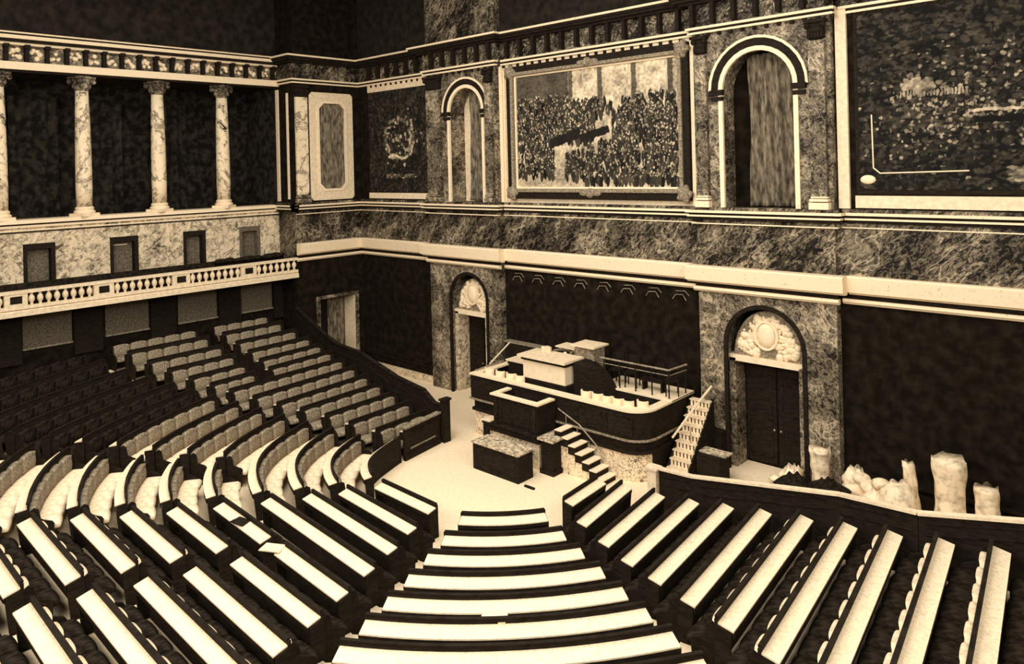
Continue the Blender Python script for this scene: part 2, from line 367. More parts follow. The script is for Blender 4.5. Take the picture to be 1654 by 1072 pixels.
def crowd(n, inside, dark=(.006,.06), light=(.12,.6), rx=.009, ry=.034):
    pts = []
    while len(pts) < n:
        p = (random.random(), random.random())
        if inside(*p): pts.append(p)
    pts.sort(key=lambda p: -p[1])
    for x, y in pts:
        bl.append((x, y-ry*.9, rx*1.15, ry*1.4, random.uniform(*dark)))
        bl.append((x+random.uniform(-.003,.003), y+ry*.55, rx*random.uniform(.25,.5), ry*random.uniform(.14,.3), random.uniform(*light)))
        if random.random() < .3: bl.append((x+random.uniform(-.006,.006), y-random.uniform(0,ry), rx*.3, ry*.5, random.uniform(.1,.4)))
crowd(480, lambda x, y: x < .52 and .40 < y < .80-.22*max(0, x-.25) and y > .45-.1*x)
crowd(110, lambda x, y: .5 < x < .99 and .62 < y < .76 and abs(x-.66) > .03)
crowd(210, lambda x, y: .63 < x < .99 and .42 < y < .66)
crowd(520, lambda x, y: .33 < x < .99 and .06 < y < .16+.52*(x-.28)+.1)
crowd(170, lambda x, y: x < .25 and .12 < y < .44)
bl += [(.24+.01*k, .385+.004*k, .012, .045, .012) for k in range(19)] + [(.44+.01*k, .415+.004*k, .012, .035, .012) for k in range(17)]
NX, NY = 560, 340
fnb = splat(NX, NY, bl, bgbig)
def picture_frame(t, u0, u1, z0, z1, w, f, fr, matl, bosses=True, steps=((0,.35,.10),(.35,.7,.2),(.7,1,.13)), mats=None):
    for k, (a, b, d) in enumerate(steps):
        o = [(u0-w*b, z0-w*b), (u1+w*b, z0-w*b), (u1+w*b, z1+w*b), (u0-w*b, z1+w*b)]
        n = [(u0-w*a, z0-w*a), (u1+w*a, z0-w*a), (u1+w*a, z1+w*a), (u0-w*a, z1+w*a)]
        fm = MB().ring(o, n, f, f+d, fr).build('frame_moulding', (mats or [matl]*9)[k], t, bevel=.02)
    if bosses:
        for (u, z) in [(u0, z0), (u1, z0), (u1, z1), (u0, z1)]:
            bb = MB(); q = fr(u+(-.5*w if u == u0 else .5*w), z+(-.5*w if z == z0 else .5*w), f+.16)
            bb.ball(q, .23, 12, 8, (1,.7,1) if fr is BACK else (.7,1,1))
            for k in range(5): bb.ball((q[0]+.2*math.cos(k*1.256), q[1], q[2]+.2*math.sin(k*1.256)), .1, 8, 6)
            bb.build('corner_boss', mats[1] if mats else matl, fm, smooth=True)
        for (u, z) in [((u0+u1)/2, z0-.5*w), ((u0+u1)/2, z1+.5*w)]:
            bb = MB(); q = fr(u, z, f+.16); bb.ball(q, .17, 12, 8)
            for s in (-1, 1): bb.ball((q[0]+s*.26, q[1], q[2]), .13, 8, 6, (1.6,.8,.8))
            bb.build('scroll_boss', mats[1] if mats else matl, fm, smooth=True)
t = thing('painting', (13.3, 0, 7.8), 'huge framed painting of a crowded assembly above the speaker platform', 'painting')
canvas('canvas', t, 9.98, 16.78, 8.22, 12.26, .07, BACK, NX, NY, brush(fnb, .75, 90, 60))
picture_frame(t, 9.98, 16.78, 8.22, 12.26, .42, .04, BACK, 'wood', mats=['plaster', 'leather', 'wood'], steps=((0,.16,.10),(.16,.45,.22),(.45,1,.16)))
# left tapestry
random.seed(9)
bl = [(random.random(), random.random(), random.uniform(.005,.02), random.uniform(.005,.02), random.uniform(.004, .06)) for k in range(2000)]
for k in range(60):
    a = k/60*2*PI; bl.append((.52+.24*math.cos(a)*random.uniform(.8,1.1), .52+.20*math.sin(a)*random.uniform(.8,1.1), .02, .016, random.uniform(.08, .35)))
for k in range(120): bl.append((random.gauss(.55,.14), random.gauss(.5,.13), random.uniform(.008,.022), random.uniform(.008,.02), random.choice([.02,.04,.12,.3,.45])))
for k in range(26): bl.append((.36+.012*k, .345+.02*math.sin(k*.25), .02, .012, .55))
for k in range(9): bl.append((.72+random.uniform(-.03,.03), .4+.035*k, .02, .02, .5))
for k in range(80): bl.append((.3+.5*random.random(), .14+.03*random.random(), .012, .01, random.uniform(.05, .3)))
fl = splat(320, 360, bl, lambda u, v: .012)
t = thing('tapestry', (2.8, 0, 8), 'dark hanging with a pale flower basket, left of the far niche', 'tapestry')
canvas('canvas', t, .8, 4.85, 8.0, 12.45, .045, BACK, 320, 360, brush(fl, .9, 60, 60))
MB().box((.75, 7.97, .02), (4.9, 12.5, .035), BACK).build('backing', 'wood', t)
# right painting
random.seed(12)
bl = [(random.random(), random.random(), random.uniform(.004,.02), random.uniform(.004,.014), random.uniform(.003, .05)) for k in range(3500)]
for k in range(900):
    x, y = random.gauss(.36, .17), random.gauss(.45, .15)
    bl.append((x, y, random.uniform(.002,.010), random.uniform(.003,.012), random.choice([.01,.02,.05,.1,.22,.3])))
for k in range(60): bl.append((random.gauss(.22,.03), random.gauss(.58,.02), .012, .012, random.uniform(.15, .45)))
for k in range(20): bl.append((.16+.012*k, .53, .004, .02, .3))
for k in range(160): bl.append((random.uniform(.52,.95), random.uniform(.05,.12), .02, .008, random.uniform(.05, .3)))
for k in range(40): bl.append((.40+.004*k, .42, .01, .01, .4)); bl.append((.42+.006*k, .37, .01, .02, .004))
fr_ = splat(420, 300, bl, lambda u, v: .006)
t = thing('painting', (25.5, 0, 8), 'very dark framed painting at the right edge, beside the near niche', 'painting')
canvas('canvas', t, 22.1, 28.5, 8.15, 12.7, .06, BACK, 420, 300, brush(fr_, 1.0, 90, 60))
MB().box((22.0, 8.04, .02), (28.6, 12.78, .05), BACK).build('backing', 'wood', t)
o_ = MB()
for k, (a, b) in enumerate((((22.42, 10.1), (22.44, 8.72)), ((22.44, 8.72), (22.6, 8.58)), ((22.6, 8.58), (24.6, 8.62)))):
    o_.tube((a[0], -.08, a[1]), (b[0], -.08, b[1]), .018)
o_.build('inner_moulding', 'plaster', t)
MB().ball((22.3, -.08, 8.42), .15, 12, 8, (1.3,.4,.8)).build('shell_boss', 'plaster', t, smooth=True)

# small carved brackets along the wall behind the platform
for k in range(8):
    x = 9.75+k*.98
    m_ = MB().polytube([BACK(x-.22, 4.72, .05), BACK(x-.12, 4.86, .05), BACK(x+.14, 4.88, .05), BACK(x+.26, 4.70, .05)], .012)
    m_.polytube([BACK(x-.1, 4.98, .05), BACK(x+.22, 5.0, .05), BACK(x+.36, 4.86, .05)], .010)
    tag(m_.build('wall_bracket', 'brass'), 'small dull scroll bracket on the dark wall behind the platform', 'bracket', 'scroll brackets on the dark wall')

# ------------------------------------------------------------------ left side: corner pier, colonnade, balcony
YP = -3.40
# pier body with the door below
pm = MB()
pm.box((YP, 0, -1.4), (-2.46, 5.15, 0), LEFT).box((-.34, 0, -1.4), (0, 5.15, 0), LEFT).box((-2.46, 3.42, -1.4), (-.34, 5.15, 0), LEFT).box((-2.46, 0, -1.4), (-.34, 3.42, -.95), LEFT)
S(pm, 'wall_left_pier', 'velvet')
S(MB().box((YP, 5.15, -1.4), (0, 7.64, 0), LEFT), 'wall_left_pier', 'marble_dark')
S(MB().box((YP, 7.64, -1.4), (0, H, 0), LEFT), 'wall_left_pier', 'velvet')
d = struct(MB().box((-2.44, 0, -.93), (-.36, 3.40, -.86), LEFT).build('door_3', 'wood'))
for k in range(3): MB().box((-2.3, .25+1.03*k, -.86), (-1.5, 1.1+1.03*k, -.82), LEFT).build('door_panel', 'wood', d)
S(MB().ring([(-2.50, 0), (-2.50, 3.47), (-.30, 3.47), (-.30, 0)], [(-2.32, 0), (-2.32, 3.34), (-.46, 3.34), (-.46, 0)], -.02, .05, LEFT, closed=False), 'trim_20', 'marble_mid')
S(MB().box((-.47, 0, -.86), (-.345, 3.36, -.02), LEFT), 'trim_21', 'cream')
tag(MB().grid(lambda u, v: (-.82+.04*math.sin(u*30), -1.42+u*.92, .02+3.3*v), 40, 4).build('door_curtain', 'curtain', smooth=True, fix=False), 'mottled pale cloth half closing the lower left doorway', 'curtain')
# marble skirt & white rubble-like plinth along the back wall floor
S(MB().box((0, 0, 0), (5.12, .28, .12), BACK), 'baseboard_back', 'marble_speck')
S(MB().box((0, .62, 0), (5.12, .66, .05), BACK).box((21.5, .62, 0), (XR, .70, .08), BACK), 'baseboard_back', 'wood')
S(MB().box((21.5, 0, 0), (XR, .5, .1), BACK), 'baseboard_back', 'wood')
# pilaster + framed panel of the corner pier
p = thing('pilaster', (0, -3.08, 7.64), 'veined pilaster on the corner pier beside the colonnade', 'pilaster', 'corner pilasters')
MB().box((-3.34, 7.98, 0), (-2.78, 12.2, .12), LEFT).build('shaft', 'marble_column', p)
MB().box((-3.40, 7.64, 0), (-2.72, 7.82, .2), LEFT).box((-3.37, 7.85, 0), (-2.75, 7.96, .16), LEFT).build('base', 'marble_mid', p)
cp = MB().box((-3.40, 12.6, 0), (-2.72, 12.72, .2), LEFT).box((-3.34, 12.22, 0), (-2.78, 12.6, .14), LEFT)
for q in (-3.34, -3.06, -2.78): cp.ball((.15, q, 12.45), .09, 8, 6)
cp.build('capital', 'wood', p)
def cut(u0, u1, z0, z1, c): return [(u0+c,z0),(u1-c,z0),(u1,z0+c),(u1,z1-c),(u1-c,z1),(u0+c,z1),(u0,z1-c),(u0,z0+c)]
t = thing('wall_panel', (0, -1.5, 7.8), 'tall white frame with cut corners round a dull brown panel, on the corner pier', 'panel')
MB().ring(cut(-2.66, -.42, 7.70, 12.46, .12), cut(-2.28, -.80, 8.12, 12.06, .26), .0, .09, LEFT).build('frame', 'cream', t, bevel=.02)
MB().ring(cut(-2.30, -.78, 8.10, 12.08, .26), cut(-2.20, -.88, 8.20, 11.98, .24), .0, .13, LEFT).build('inner_frame', 'stone', t)
MB().grid(lambda u, v: (.03+.02*math.sin(u*9+v*6), -2.3+u*1.54, 8.1+v*4.0), 20, 20).build('cloth', 'curtain', t, smooth=True, fix=False)
# return side of the corner pier
RT = lambda u, z, f: (u, YP-f, z)
S(MB().box((-1.38, 7.7, 0), (-1.18, 12.6, .06), RT), 'trim_22', 'cream')
S(MB().box((-.52, 7.8, 0), (-.40, 12.4, .05), RT), 'trim_22', 'plaster')
S(MB().box((-1.4, 7.36, 0), (.2, 7.6, .14), RT), 'trim_22', 'marble_mid')
# colonnade wall below the columns, with doorways
DOORS = [(-18.1,), (-15.45,), (-12.75,), (-10.28,), (-7.58,), (-4.95,)]
DW = [(-18.3,-17.3), (-15.7,-14.7), (-13.15,-12.2), (-10.35,-9.38), (-7.62,-6.75), (-5.25,-4.35)]
cw = MB(); y = YS
for a, b in DW:
    cw.box((y, 4.6, -1.8), (a, 7.3, -1.4), LEFT); cw.box((a, 6.68, -1.8), (b, 7.3, -1.4), LEFT); y = b
cw.box((y, 4.6, -1.8), (YP, 7.3, -1.4), LEFT)
S(cw, 'wall_left', 'marble_light')
for k, (a, b) in enumerate(DW):
    d = struct(MB().ring([(a-.02,4.7),(a-.02,6.70),(b+.02,6.70),(b+.02,4.7)], [(a+.1,4.7),(a+.1,6.50),(b-.12,6.50),(b-.12,4.7)], -1.75, -1.37, LEFT, closed=False).build('door_%d' % (k+4), 'wood' if k < 5 else 'blind'))
    MB().box((a+.1, 4.7, -1.74), (b-.12, 6.5, -1.66), LEFT).build('door_leaf', 'blind', d)
    if k == 3: MB().box((a+.16, 6.36, -1.655), (b-.3, 6.40, -1.62), LEFT).build('door_rail', 'plaster', d)
S(MB().box((YS, 7.28, -2.0), (YP, 7.36, -1.32), LEFT).box((YS, 7.42, -2.2), (YP, 7.55, -1.22), LEFT), 'trim_23', 'plaster')
S(MB().box((YS, 7.36, -2.0), (YP, 7.42, -1.36), LEFT).box((YS, 7.10, -1.5), (YP, 7.14, -1.37), LEFT), 'trim_24', 'wood')
S(MB().box((YS, 7.16, -1.5), (YP, 7.20, -1.37), LEFT), 'trim_24', 'plaster')
# loge behind the columns
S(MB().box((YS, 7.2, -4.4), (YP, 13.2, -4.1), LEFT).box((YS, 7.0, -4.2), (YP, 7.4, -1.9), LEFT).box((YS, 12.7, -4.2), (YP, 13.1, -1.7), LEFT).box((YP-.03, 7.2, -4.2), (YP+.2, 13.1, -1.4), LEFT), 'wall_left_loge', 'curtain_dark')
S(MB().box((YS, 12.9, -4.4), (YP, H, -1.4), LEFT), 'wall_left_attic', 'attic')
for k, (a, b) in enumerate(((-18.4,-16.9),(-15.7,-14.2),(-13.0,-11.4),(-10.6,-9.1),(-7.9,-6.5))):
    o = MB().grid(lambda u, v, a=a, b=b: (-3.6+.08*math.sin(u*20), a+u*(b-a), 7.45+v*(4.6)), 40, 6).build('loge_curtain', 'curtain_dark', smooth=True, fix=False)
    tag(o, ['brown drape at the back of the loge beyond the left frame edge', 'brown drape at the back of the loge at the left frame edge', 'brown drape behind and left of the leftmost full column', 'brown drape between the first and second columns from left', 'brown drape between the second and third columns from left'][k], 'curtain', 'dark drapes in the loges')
# columns
colbase = None
COLY = [-19.15, -16.5, -13.80, -11.15, -8.46, -5.83]
CL = ['column beyond the left frame edge, furthest', 'column beyond the left frame edge', 'column at the left edge of the hall view', 'leftmost fully seen column of the upper gallery', 'middle column of the three seen in the upper gallery', 'column nearest the corner pier in the upper gallery']
for k, y in enumerate(COLY):
    t = thing('column', (-1.55, y, 7.55), 'veined pale marble ' + CL[k], 'column', 'marble columns of the upper gallery')
    if k == 0:
        first = t
        o1 = MB().lathe([(.26, 7.9), (.275, 8.6), (.27, 9.6), (.25, 11), (.215, 12.14)], -1.55, y, 24).build('shaft', 'marble_column', t, smooth=True)
        o2 = MB().box((-1.90, y-.35, 7.55), (-1.20, y+.35, 7.66)).lathe([(.34,7.66),(.36,7.70),(.34,7.75),(.29,7.78),(.31,7.82),(.31,7.86),(.27,7.90)], -1.55, y, 24).build('base', 'stone', t)
        cp = MB().lathe([(.22,12.14),(.24,12.18),(.23,12.2),(.25,12.35),(.31,12.5),(.33,12.56)], -1.55, y, 20).box((-1.88, y-.33, 12.58), (-1.22, y+.33, 12.67))
        for sx in (-1, 1):
            for sy in (-1, 1): cp.ball((-1.55+sx*.27, y+sy*.27, 12.48), .1, 9, 6)
        for q in range(8): cp.ball((-1.55+.25*math.cos(q*PI/4), y+.25*math.sin(q*PI/4), 12.32), .07, 7, 5, (1,1,1.4))
        o3 = cp.build('capital', 'marble_mid', t)
        parts = [o1, o2, o3]
    else:
        for q in parts:
            c_ = q.copy(); C.objects.link(c_); c_.parent = t
# random texture offset per column would move with it: turn each a little
for o in C.objects:
    if o.name.startswith('column.'): o.rotation_euler.z = (int(o.name[-3:])*1.7) % 6.28
# balcony: slab, back strip, parapet with balusters
S(MB().box((YS, 4.42, -1.8), (YP, 4.58, .0), LEFT), 'floor_balcony', 'wood')
bt = thing('balustrade', (0, -12, 4.45), 'cream balcony balustrade with dark panels running along the left gallery', 'balustrade')
MB().box((YS, 4.46, -.05), (YP+.0, 4.62, .14), LEFT).box((YS, 4.62, -.05), (YP+.0, 4.66, .10), LEFT).build('cornice', 'cream', bt)
MB().box((YS, 4.68, -.10), (YP+.02, 4.79, .06), LEFT).build('bottom_rail', 'cream', bt)
MB().box((YS, 5.20, -.12), (YP+.02, 5.30, .08), LEFT).build('top_rail', 'cream', bt)
MB().box((YS, 4.66, -.12), (YP, 4.68, .04), LEFT).build('groove', 'wood', bt)
ped = [-21.75, -19.08, -16.42, -13.75, -11.08, -8.36, -5.62]
prof = [(.045,4.79),(.05,4.82),(.035,4.85),(.085,4.93),(.095,5.0),(.075,5.08),(.035,5.13),(.05,5.16),(.045,5.2)]
bal0 = None
def bal(y):
    global bal0
    if bal0 is None: bal0 = MB().lathe(prof, -.02, 0, 10).build('baluster', 'cream', bt, smooth=True); bal0.location.y = y; ORG['x'] = 0; return
    c_ = bal0.copy(); C.objects.link(c_); c_.parent = bt; c_.location.y = y
edges = ped+[YP-.0]
for k, y in enumerate(ped):
    pd = MB().box((y-.33, 4.79, -.1), (y+.33, 5.2, .05), LEFT).build('pedestal', 'cream', bt)
    MB().box((y-.17, 4.88, .03), (y+.17, 5.12, .062), LEFT).build('dark_panel', 'wood', pd)
    a, b = y+.33, edges[k+1]-(.33 if k < len(ped)-1 else 0)
    n = 8 if k < len(ped)-1 else 7
    for q in range(n): bal(a+(b-a)*(q+.5)/n)
# dark row of gallery benches behind the balustrade
o = MB().box((YS, 4.6, -.95), (YP-.1, 5.05, -.55), LEFT).box((YS, 5.0, -1.02), (YP-.1, 5.42, -.92), LEFT).build('gallery_bench', 'leather_dark')
tag(o, 'long dark bench behind the balcony balustrade', 'bench')
# things leaning in the doorways / gallery: dark drape heap
random.seed(3)
hp = MB()
for k in range(20): hp.ball((-.7+random.uniform(-.1,.1), -6.5+.15*k, 5.42), random.uniform(.07,.16), 8, 6, (1,1.6,.8))
tag(hp.build('folded_cloth', 'leather_dark', smooth=True), 'dark heaped cloth lying along the gallery bench', 'cloth')
# wall under the balcony with blind-covered openings
S(MB().box((YS, 0, -1.8), (YP, 4.45, -1.4), LEFT), 'wall_left_lower', 'velvet')
for k, (a, b) in enumerate(((-18.5,-17.0),(-15.85,-14.3),(-13.25,-11.72),(-10.6,-9.05),(-7.92,-6.34),(-5.28,-3.86))):
    w = struct(MB().box((a, 3.1, -1.42), (b, 4.45, -1.37), LEFT).build('window_%d' % (k+1), 'blind'))
    MB().box((a-.02, 3.04, -1.42), (b+.02, 3.10, -1.30), LEFT).build('window_sill', 'leather', w)
    S(MB().box((b+.05, 2.6, -1.4), (b+1.0, 4.45, -1.25), LEFT), 'wall_left_pillar', 'wood')

# ------------------------------------------------------------------ tiers of the amphitheatre
CX, CY = 13.25, -4.7
XA = [10.02, 9.55, 8.75, 7.97, 7.15, 6.38, 5.62, 4.85, 4.10, 3.42, 2.65, 1.65, .55, -.55]      # front line of each row, straight block
YA1 = -4.42
A1 = [(10.05,-5.9), (9.72,-6.72), (8.93,-7.16), (8.16,-7.52), (7.47,-7.98), (6.87,-8.44), (6.12,-8.86), (5.36,-9.27), (4.77,-9.63), (4.06,-10.0), (3.10,-10.3), (2.1,-10.56), (.85,-10.75), (-.3,-10.96)]
B1 = [(10.42,-6.2), (9.69,-7.15), (8.93,-7.60), (8.27,-8.06), (7.56,-8.45), (6.88,-8.84), (6.22,-9.26), (5.5,-9.68), (4.86,-10.06), (4.24,-10.42), (3.5,-10.85), (2.6,-11.2), (1.4,-11.5), (.2,-11.8)]
CLp = [(12.52,-8.58),(12.44,-9.62),(12.33,-10.57),(12.12,-11.55),(11.86,-12.58),(11.64,-13.54),(11.42,-14.43),(11.15,-15.3),(10.95,-16.2),(10.75,-17.1),(10.5,-18.0),(10.3,-18.9),(10.1,-19.8),(9.9,-20.7)]
CRp = [(14.93,-8.64),(15.62,-9.82),(16.25,-10.86),(16.82,-11.86),(17.38,-12.85),(17.9,-13.75),(18.4,-14.65),(18.9,-15.5),(19.4,-16.4),(19.9,-17.3),(20.4,-18.2),(20.9,-19.1),(21.4,-20.0),(21.9,-20.9)]
RD = [4.5, 5.80, 6.93, 8.03, 9.08, 10.05, 11.0, 11.95, 12.9, 13.85, 14.8, 15.75, 16.7, 17.65]
EL = [(17.0,-6.45),(18.12,-7.38),(19.22,-8.05),(20.2,-8.62),(21.12,-9.08),(22.07,-9.55),(23.0,-10.0),(23.95,-10.5),(24.9,-11.0),(25.8,-11.5),(26.7,-12.0),(27.6,-12.5),(28.5,-13.0),(29.4,-13.5)]
ER = [(16.85,-4.70),(17.75,-4.86),(18.85,-5.08),(19.83,-5.2),(20.72,-5.26),(21.62,-5.34),(22.53,-5.42),(23.43,-5.55),(24.28,-5.7),(25.15,-5.8),(26.0,-5.9),(26.9,-6.0),(27.8,-6.1),(28.7,-6.2)]
RISE = .17
NR = 13
def bez(p0, p3, j):
    ch = math.dist(p0, p3); k = .42*ch
    p1 = (p0[0]+.38*k, p0[1]-.92*k); p2 = (p3[0]-.95*k, p3[1]+.28*k)
    n = 12; out = []
    for i in range(n+1):
        t = i/n; w = ((1-t)**3, 3*t*(1-t)**2, 3*t*t*(1-t), t**3)
        out.append(tuple(sum(w[q]*(p0,p1,p2,p3)[q][c] for q in range(4)) for c in (0,1)))
    return out
def path(j):
    """front line of tier j, split in blocks"""
    A = [(XA[j], YA1), A1[j]]
    cl = CLp[j]; bend = (cl[0]-.34, cl[1]+.03)
    B = bez(B1[j], bend, j)
    Cc = [cl, ((cl[0]+CRp[j][0])/2, (cl[1]+CRp[j][1])/2), CRp[j]]
    D = [(CX+RD[j]*math.cos(math.radians(a)), CY+RD[j]*math.sin(math.radians(a))) for a in [-59.5+27.9*i/12 for i in range(13)]]
    E = [EL[j], ((EL[j][0]+ER[j][0])/2, (EL[j][1]+ER[j][1])/2), ER[j]]
    return dict(A=A, B=B, C=Cc, D=D, E=E)
P = [path(j) for j in range(14)]
def flat(j): return [p for b in 'ABCDE' for p in P[j][b]]
tm = MB(); rm = MB()
for j in range(1, NR):
    a, b = flat(j), flat(j+1) if j+1 < 14 else flat(j)
    z = RISE*j
    n = len(a)
    # one solid step per tier, top from this line to the next, down to the floor
    vs = [(*p, z) for p in a] + [(*p, z) for p in b] + [(*p, 0) for p in a] + [(*p, 0) for p in b]
    fs = []
    for i in range(n-1):
        fs += [(i, i+1, n+i+1, n+i), (i, 2*n+i, 2*n+i+1, i+1), (n+i, n+i+1, 3*n+i+1, 3*n+i)]
    fs += [(0, n, 3*n, 2*n), (n-1, 3*n-1, 4*n-1, 2*n-1)]
    tm.add(vs, fs)
S(tm, 'floor_tiers', 'carpet')
# ------------------------------------------------------------------ desks and benches
def resample(pl, s0, s1, n):
    L = [0]
    for a, b in zip(pl[:-1], pl[1:]): L.append(L[-1]+math.dist(a, b))
    out = []
    for i in range(n):
        s = s0+(s1-s0)*i/(n-1)
        for k in range(len(pl)-1):
            if s <= L[k+1]+1e-9 or k == len(pl)-2:
                t = (s-L[k])/max(1e-9, L[k+1]-L[k]); a, b = pl[k], pl[k+1]
                d = ((b[0]-a[0])/max(1e-9,math.dist(a,b)), (b[1]-a[1])/max(1e-9,math.dist(a,b)))
                out.append(((a[0]+(b[0]-a[0])*t, a[1]+(b[1]-a[1])*t), d)); break
    return out, L[-1]
def length(pl): return sum(math.dist(a, b) for a, b in zip(pl[:-1], pl[1:]))
def sweep(samples, prof):
    """closed profile (d outward, z) along a plan line; outward is right of travel"""
    m = MB(); n = len(prof); vs = []
    for (p, d) in samples:
        nx, ny = d[1], -d[0]
        vs += [(p[0]+nx*q, p[1]+ny*q, z) for q, z in prof]
    fs = []
    for i in range(len(samples)-1):
        for k in range(n):
            l = (k+1)%n; fs.append((i*n+k, i*n+l, (i+1)*n+l, (i+1)*n+k))
    fs += [tuple(range(n))[::-1], tuple(range((len(samples)-1)*n, len(samples)*n))]
    return m.add(vs, fs)
def end_panel(p, d, prof, th):
    nx, ny = d[1], -d[0]
    m = MB(); n = len(prof)
    vs = [(p[0]+nx*q+d[0]*s, p[1]+ny*q+d[1]*s, z) for s in (-th/2, th/2) for q, z in prof]
    return m.add(vs, [(i,(i+1)%n,(i+1)%n+n,i+n) for i in range(n)]+[tuple(range(n))[::-1], tuple(range(n,2*n))])
BLOCK = {'A': 'far left straight block', 'B': 'curved left block', 'C': 'lower left block', 'D': 'lower middle block', 'E': 'right block'}
def desk(pl, j, blk, lab, tilt=.05, topm='baize'):
    z = RISE*j; L = length(pl)
    ns = 14 if blk in 'BD' else 4
    smp, _ = resample(pl, .10, L-.10, ns)
    mid = smp[ns//2][0]
    t = thing('bench_desk', (mid[0], mid[1], z), lab, 'desk', 'writing desks of the %s' % BLOCK[blk])
    zb = z-RISE if j > 0 else 0
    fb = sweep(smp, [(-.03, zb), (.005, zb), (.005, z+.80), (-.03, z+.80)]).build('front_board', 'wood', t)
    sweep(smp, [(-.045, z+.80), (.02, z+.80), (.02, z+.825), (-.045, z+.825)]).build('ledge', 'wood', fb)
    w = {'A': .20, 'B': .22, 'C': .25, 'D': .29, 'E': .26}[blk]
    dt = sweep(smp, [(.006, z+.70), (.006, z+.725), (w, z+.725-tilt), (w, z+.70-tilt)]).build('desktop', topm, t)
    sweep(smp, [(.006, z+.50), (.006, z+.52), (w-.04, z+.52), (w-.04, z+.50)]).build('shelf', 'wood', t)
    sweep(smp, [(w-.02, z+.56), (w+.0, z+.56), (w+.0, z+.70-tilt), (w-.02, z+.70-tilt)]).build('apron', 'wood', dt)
    for k in (0, -1):
        pr = [(-.05, z), (w-.08, z), (w-.03, z+.50), (w-.03, z+.685-tilt), (.0, z+.69), (.0, z+.79), (-.04, z+.79)]
        end_panel(*smp[k], pr, .05).build('end_panel', 'wood', t)
    return t
# templates, local x along the row, y outward (towards the back), z up
def back_mesh():
    m = MB(); nu, nv = 10, 6
    def fr(u, v):
        x = u-.5; e = abs(x)*2
        top = .80+.075*math.sqrt(max(0, 1-e**2.4))-.03
        z = .40+v*(top-.40)
        bulge = .055*(1-e**4)*math.sin(min(1, v*1.15)*PI*.86+.2)
        return (x*.985, -.02-bulge-(.03 if v > .85 else 0)*(1-e**4), z)
    m.grid(fr, nu, nv)
    def bk(u, v):
        p = fr(1-u, v); return (p[0], .06+(.03 if v > .8 else 0), p[2])
    m.grid(bk, nu, nv)
    # close the rim
    G = (nu+1)*(nv+1)
    f = lambda i, j: j*(nu+1)+i
    g = lambda i, j: G+j*(nu+1)+(nu-i)
    for i in range(nu):
        m.f.append((f(i+1,nv), f(i,nv), g(i,nv), g(i+1,nv))); m.f.append((f(i,0), f(i+1,0), g(i+1,0), g(i,0)))
    for jj in range(nv):
        m.f.append((f(0,jj+1), f(0,jj), g(0,jj), g(0,jj+1))); m.f.append((f(nu,jj), f(nu,jj+1), g(nu,jj+1), g(nu,jj)))
    return m
def seat_mesh(loose=False):
    m = MB(); nu, nv = 10, 8
    def fr(u, v):
        x = u-.5; e = abs(x)*2
        front = -.42-.045*math.sqrt(max(0, 1-e**2.2))
        y = v*front
        z = .43+.045*(1-e**3)*math.sin(PI*min(1, .15+v*.8))
        if v > .93: z = .40
        return (x*.99, y, z)
    m.grid(fr, nu, nv)
    m.grid(lambda u, v: (lambda p: (p[0], p[1], .33))(fr(1-u, v)), nu, nv)
    G = (nu+1)*(nv+1)
    f = lambda i, j: j*(nu+1)+i
    g = lambda i, j: G+j*(nu+1)+(nu-i)
    for i in range(nu):
        m.f.append((f(i+1,nv), f(i,nv), g(i,nv), g(i+1,nv))); m.f.append((f(i,0), f(i+1,0), g(i+1,0), g(i,0)))
    for jj in range(nv):
        m.f.append((f(0,jj+1), f(0,jj), g(0,jj), g(0,jj+1))); m.f.append((f(nu,jj), f(nu,jj+1), g(nu,jj+1), g(nu,jj)))
    return m
TPL = {}
def part(name, key, mbf, mat, parent, loc, rz, sx):
    off = ORG[parent.name]
    if (key, mat) not in TPL:
        o = mbf().build(name, mat, None, smooth=True); TPL[(key, mat)] = o
    else:
        o = TPL[(key, mat)].copy(); C.objects.link(o)
    o.parent = parent; o.location = (loc[0]-off[0], loc[1]-off[1], loc[2]-off[2]); o.rotation_euler = (0, 0, rz); o.scale = (sx, 1, 1)
    return o
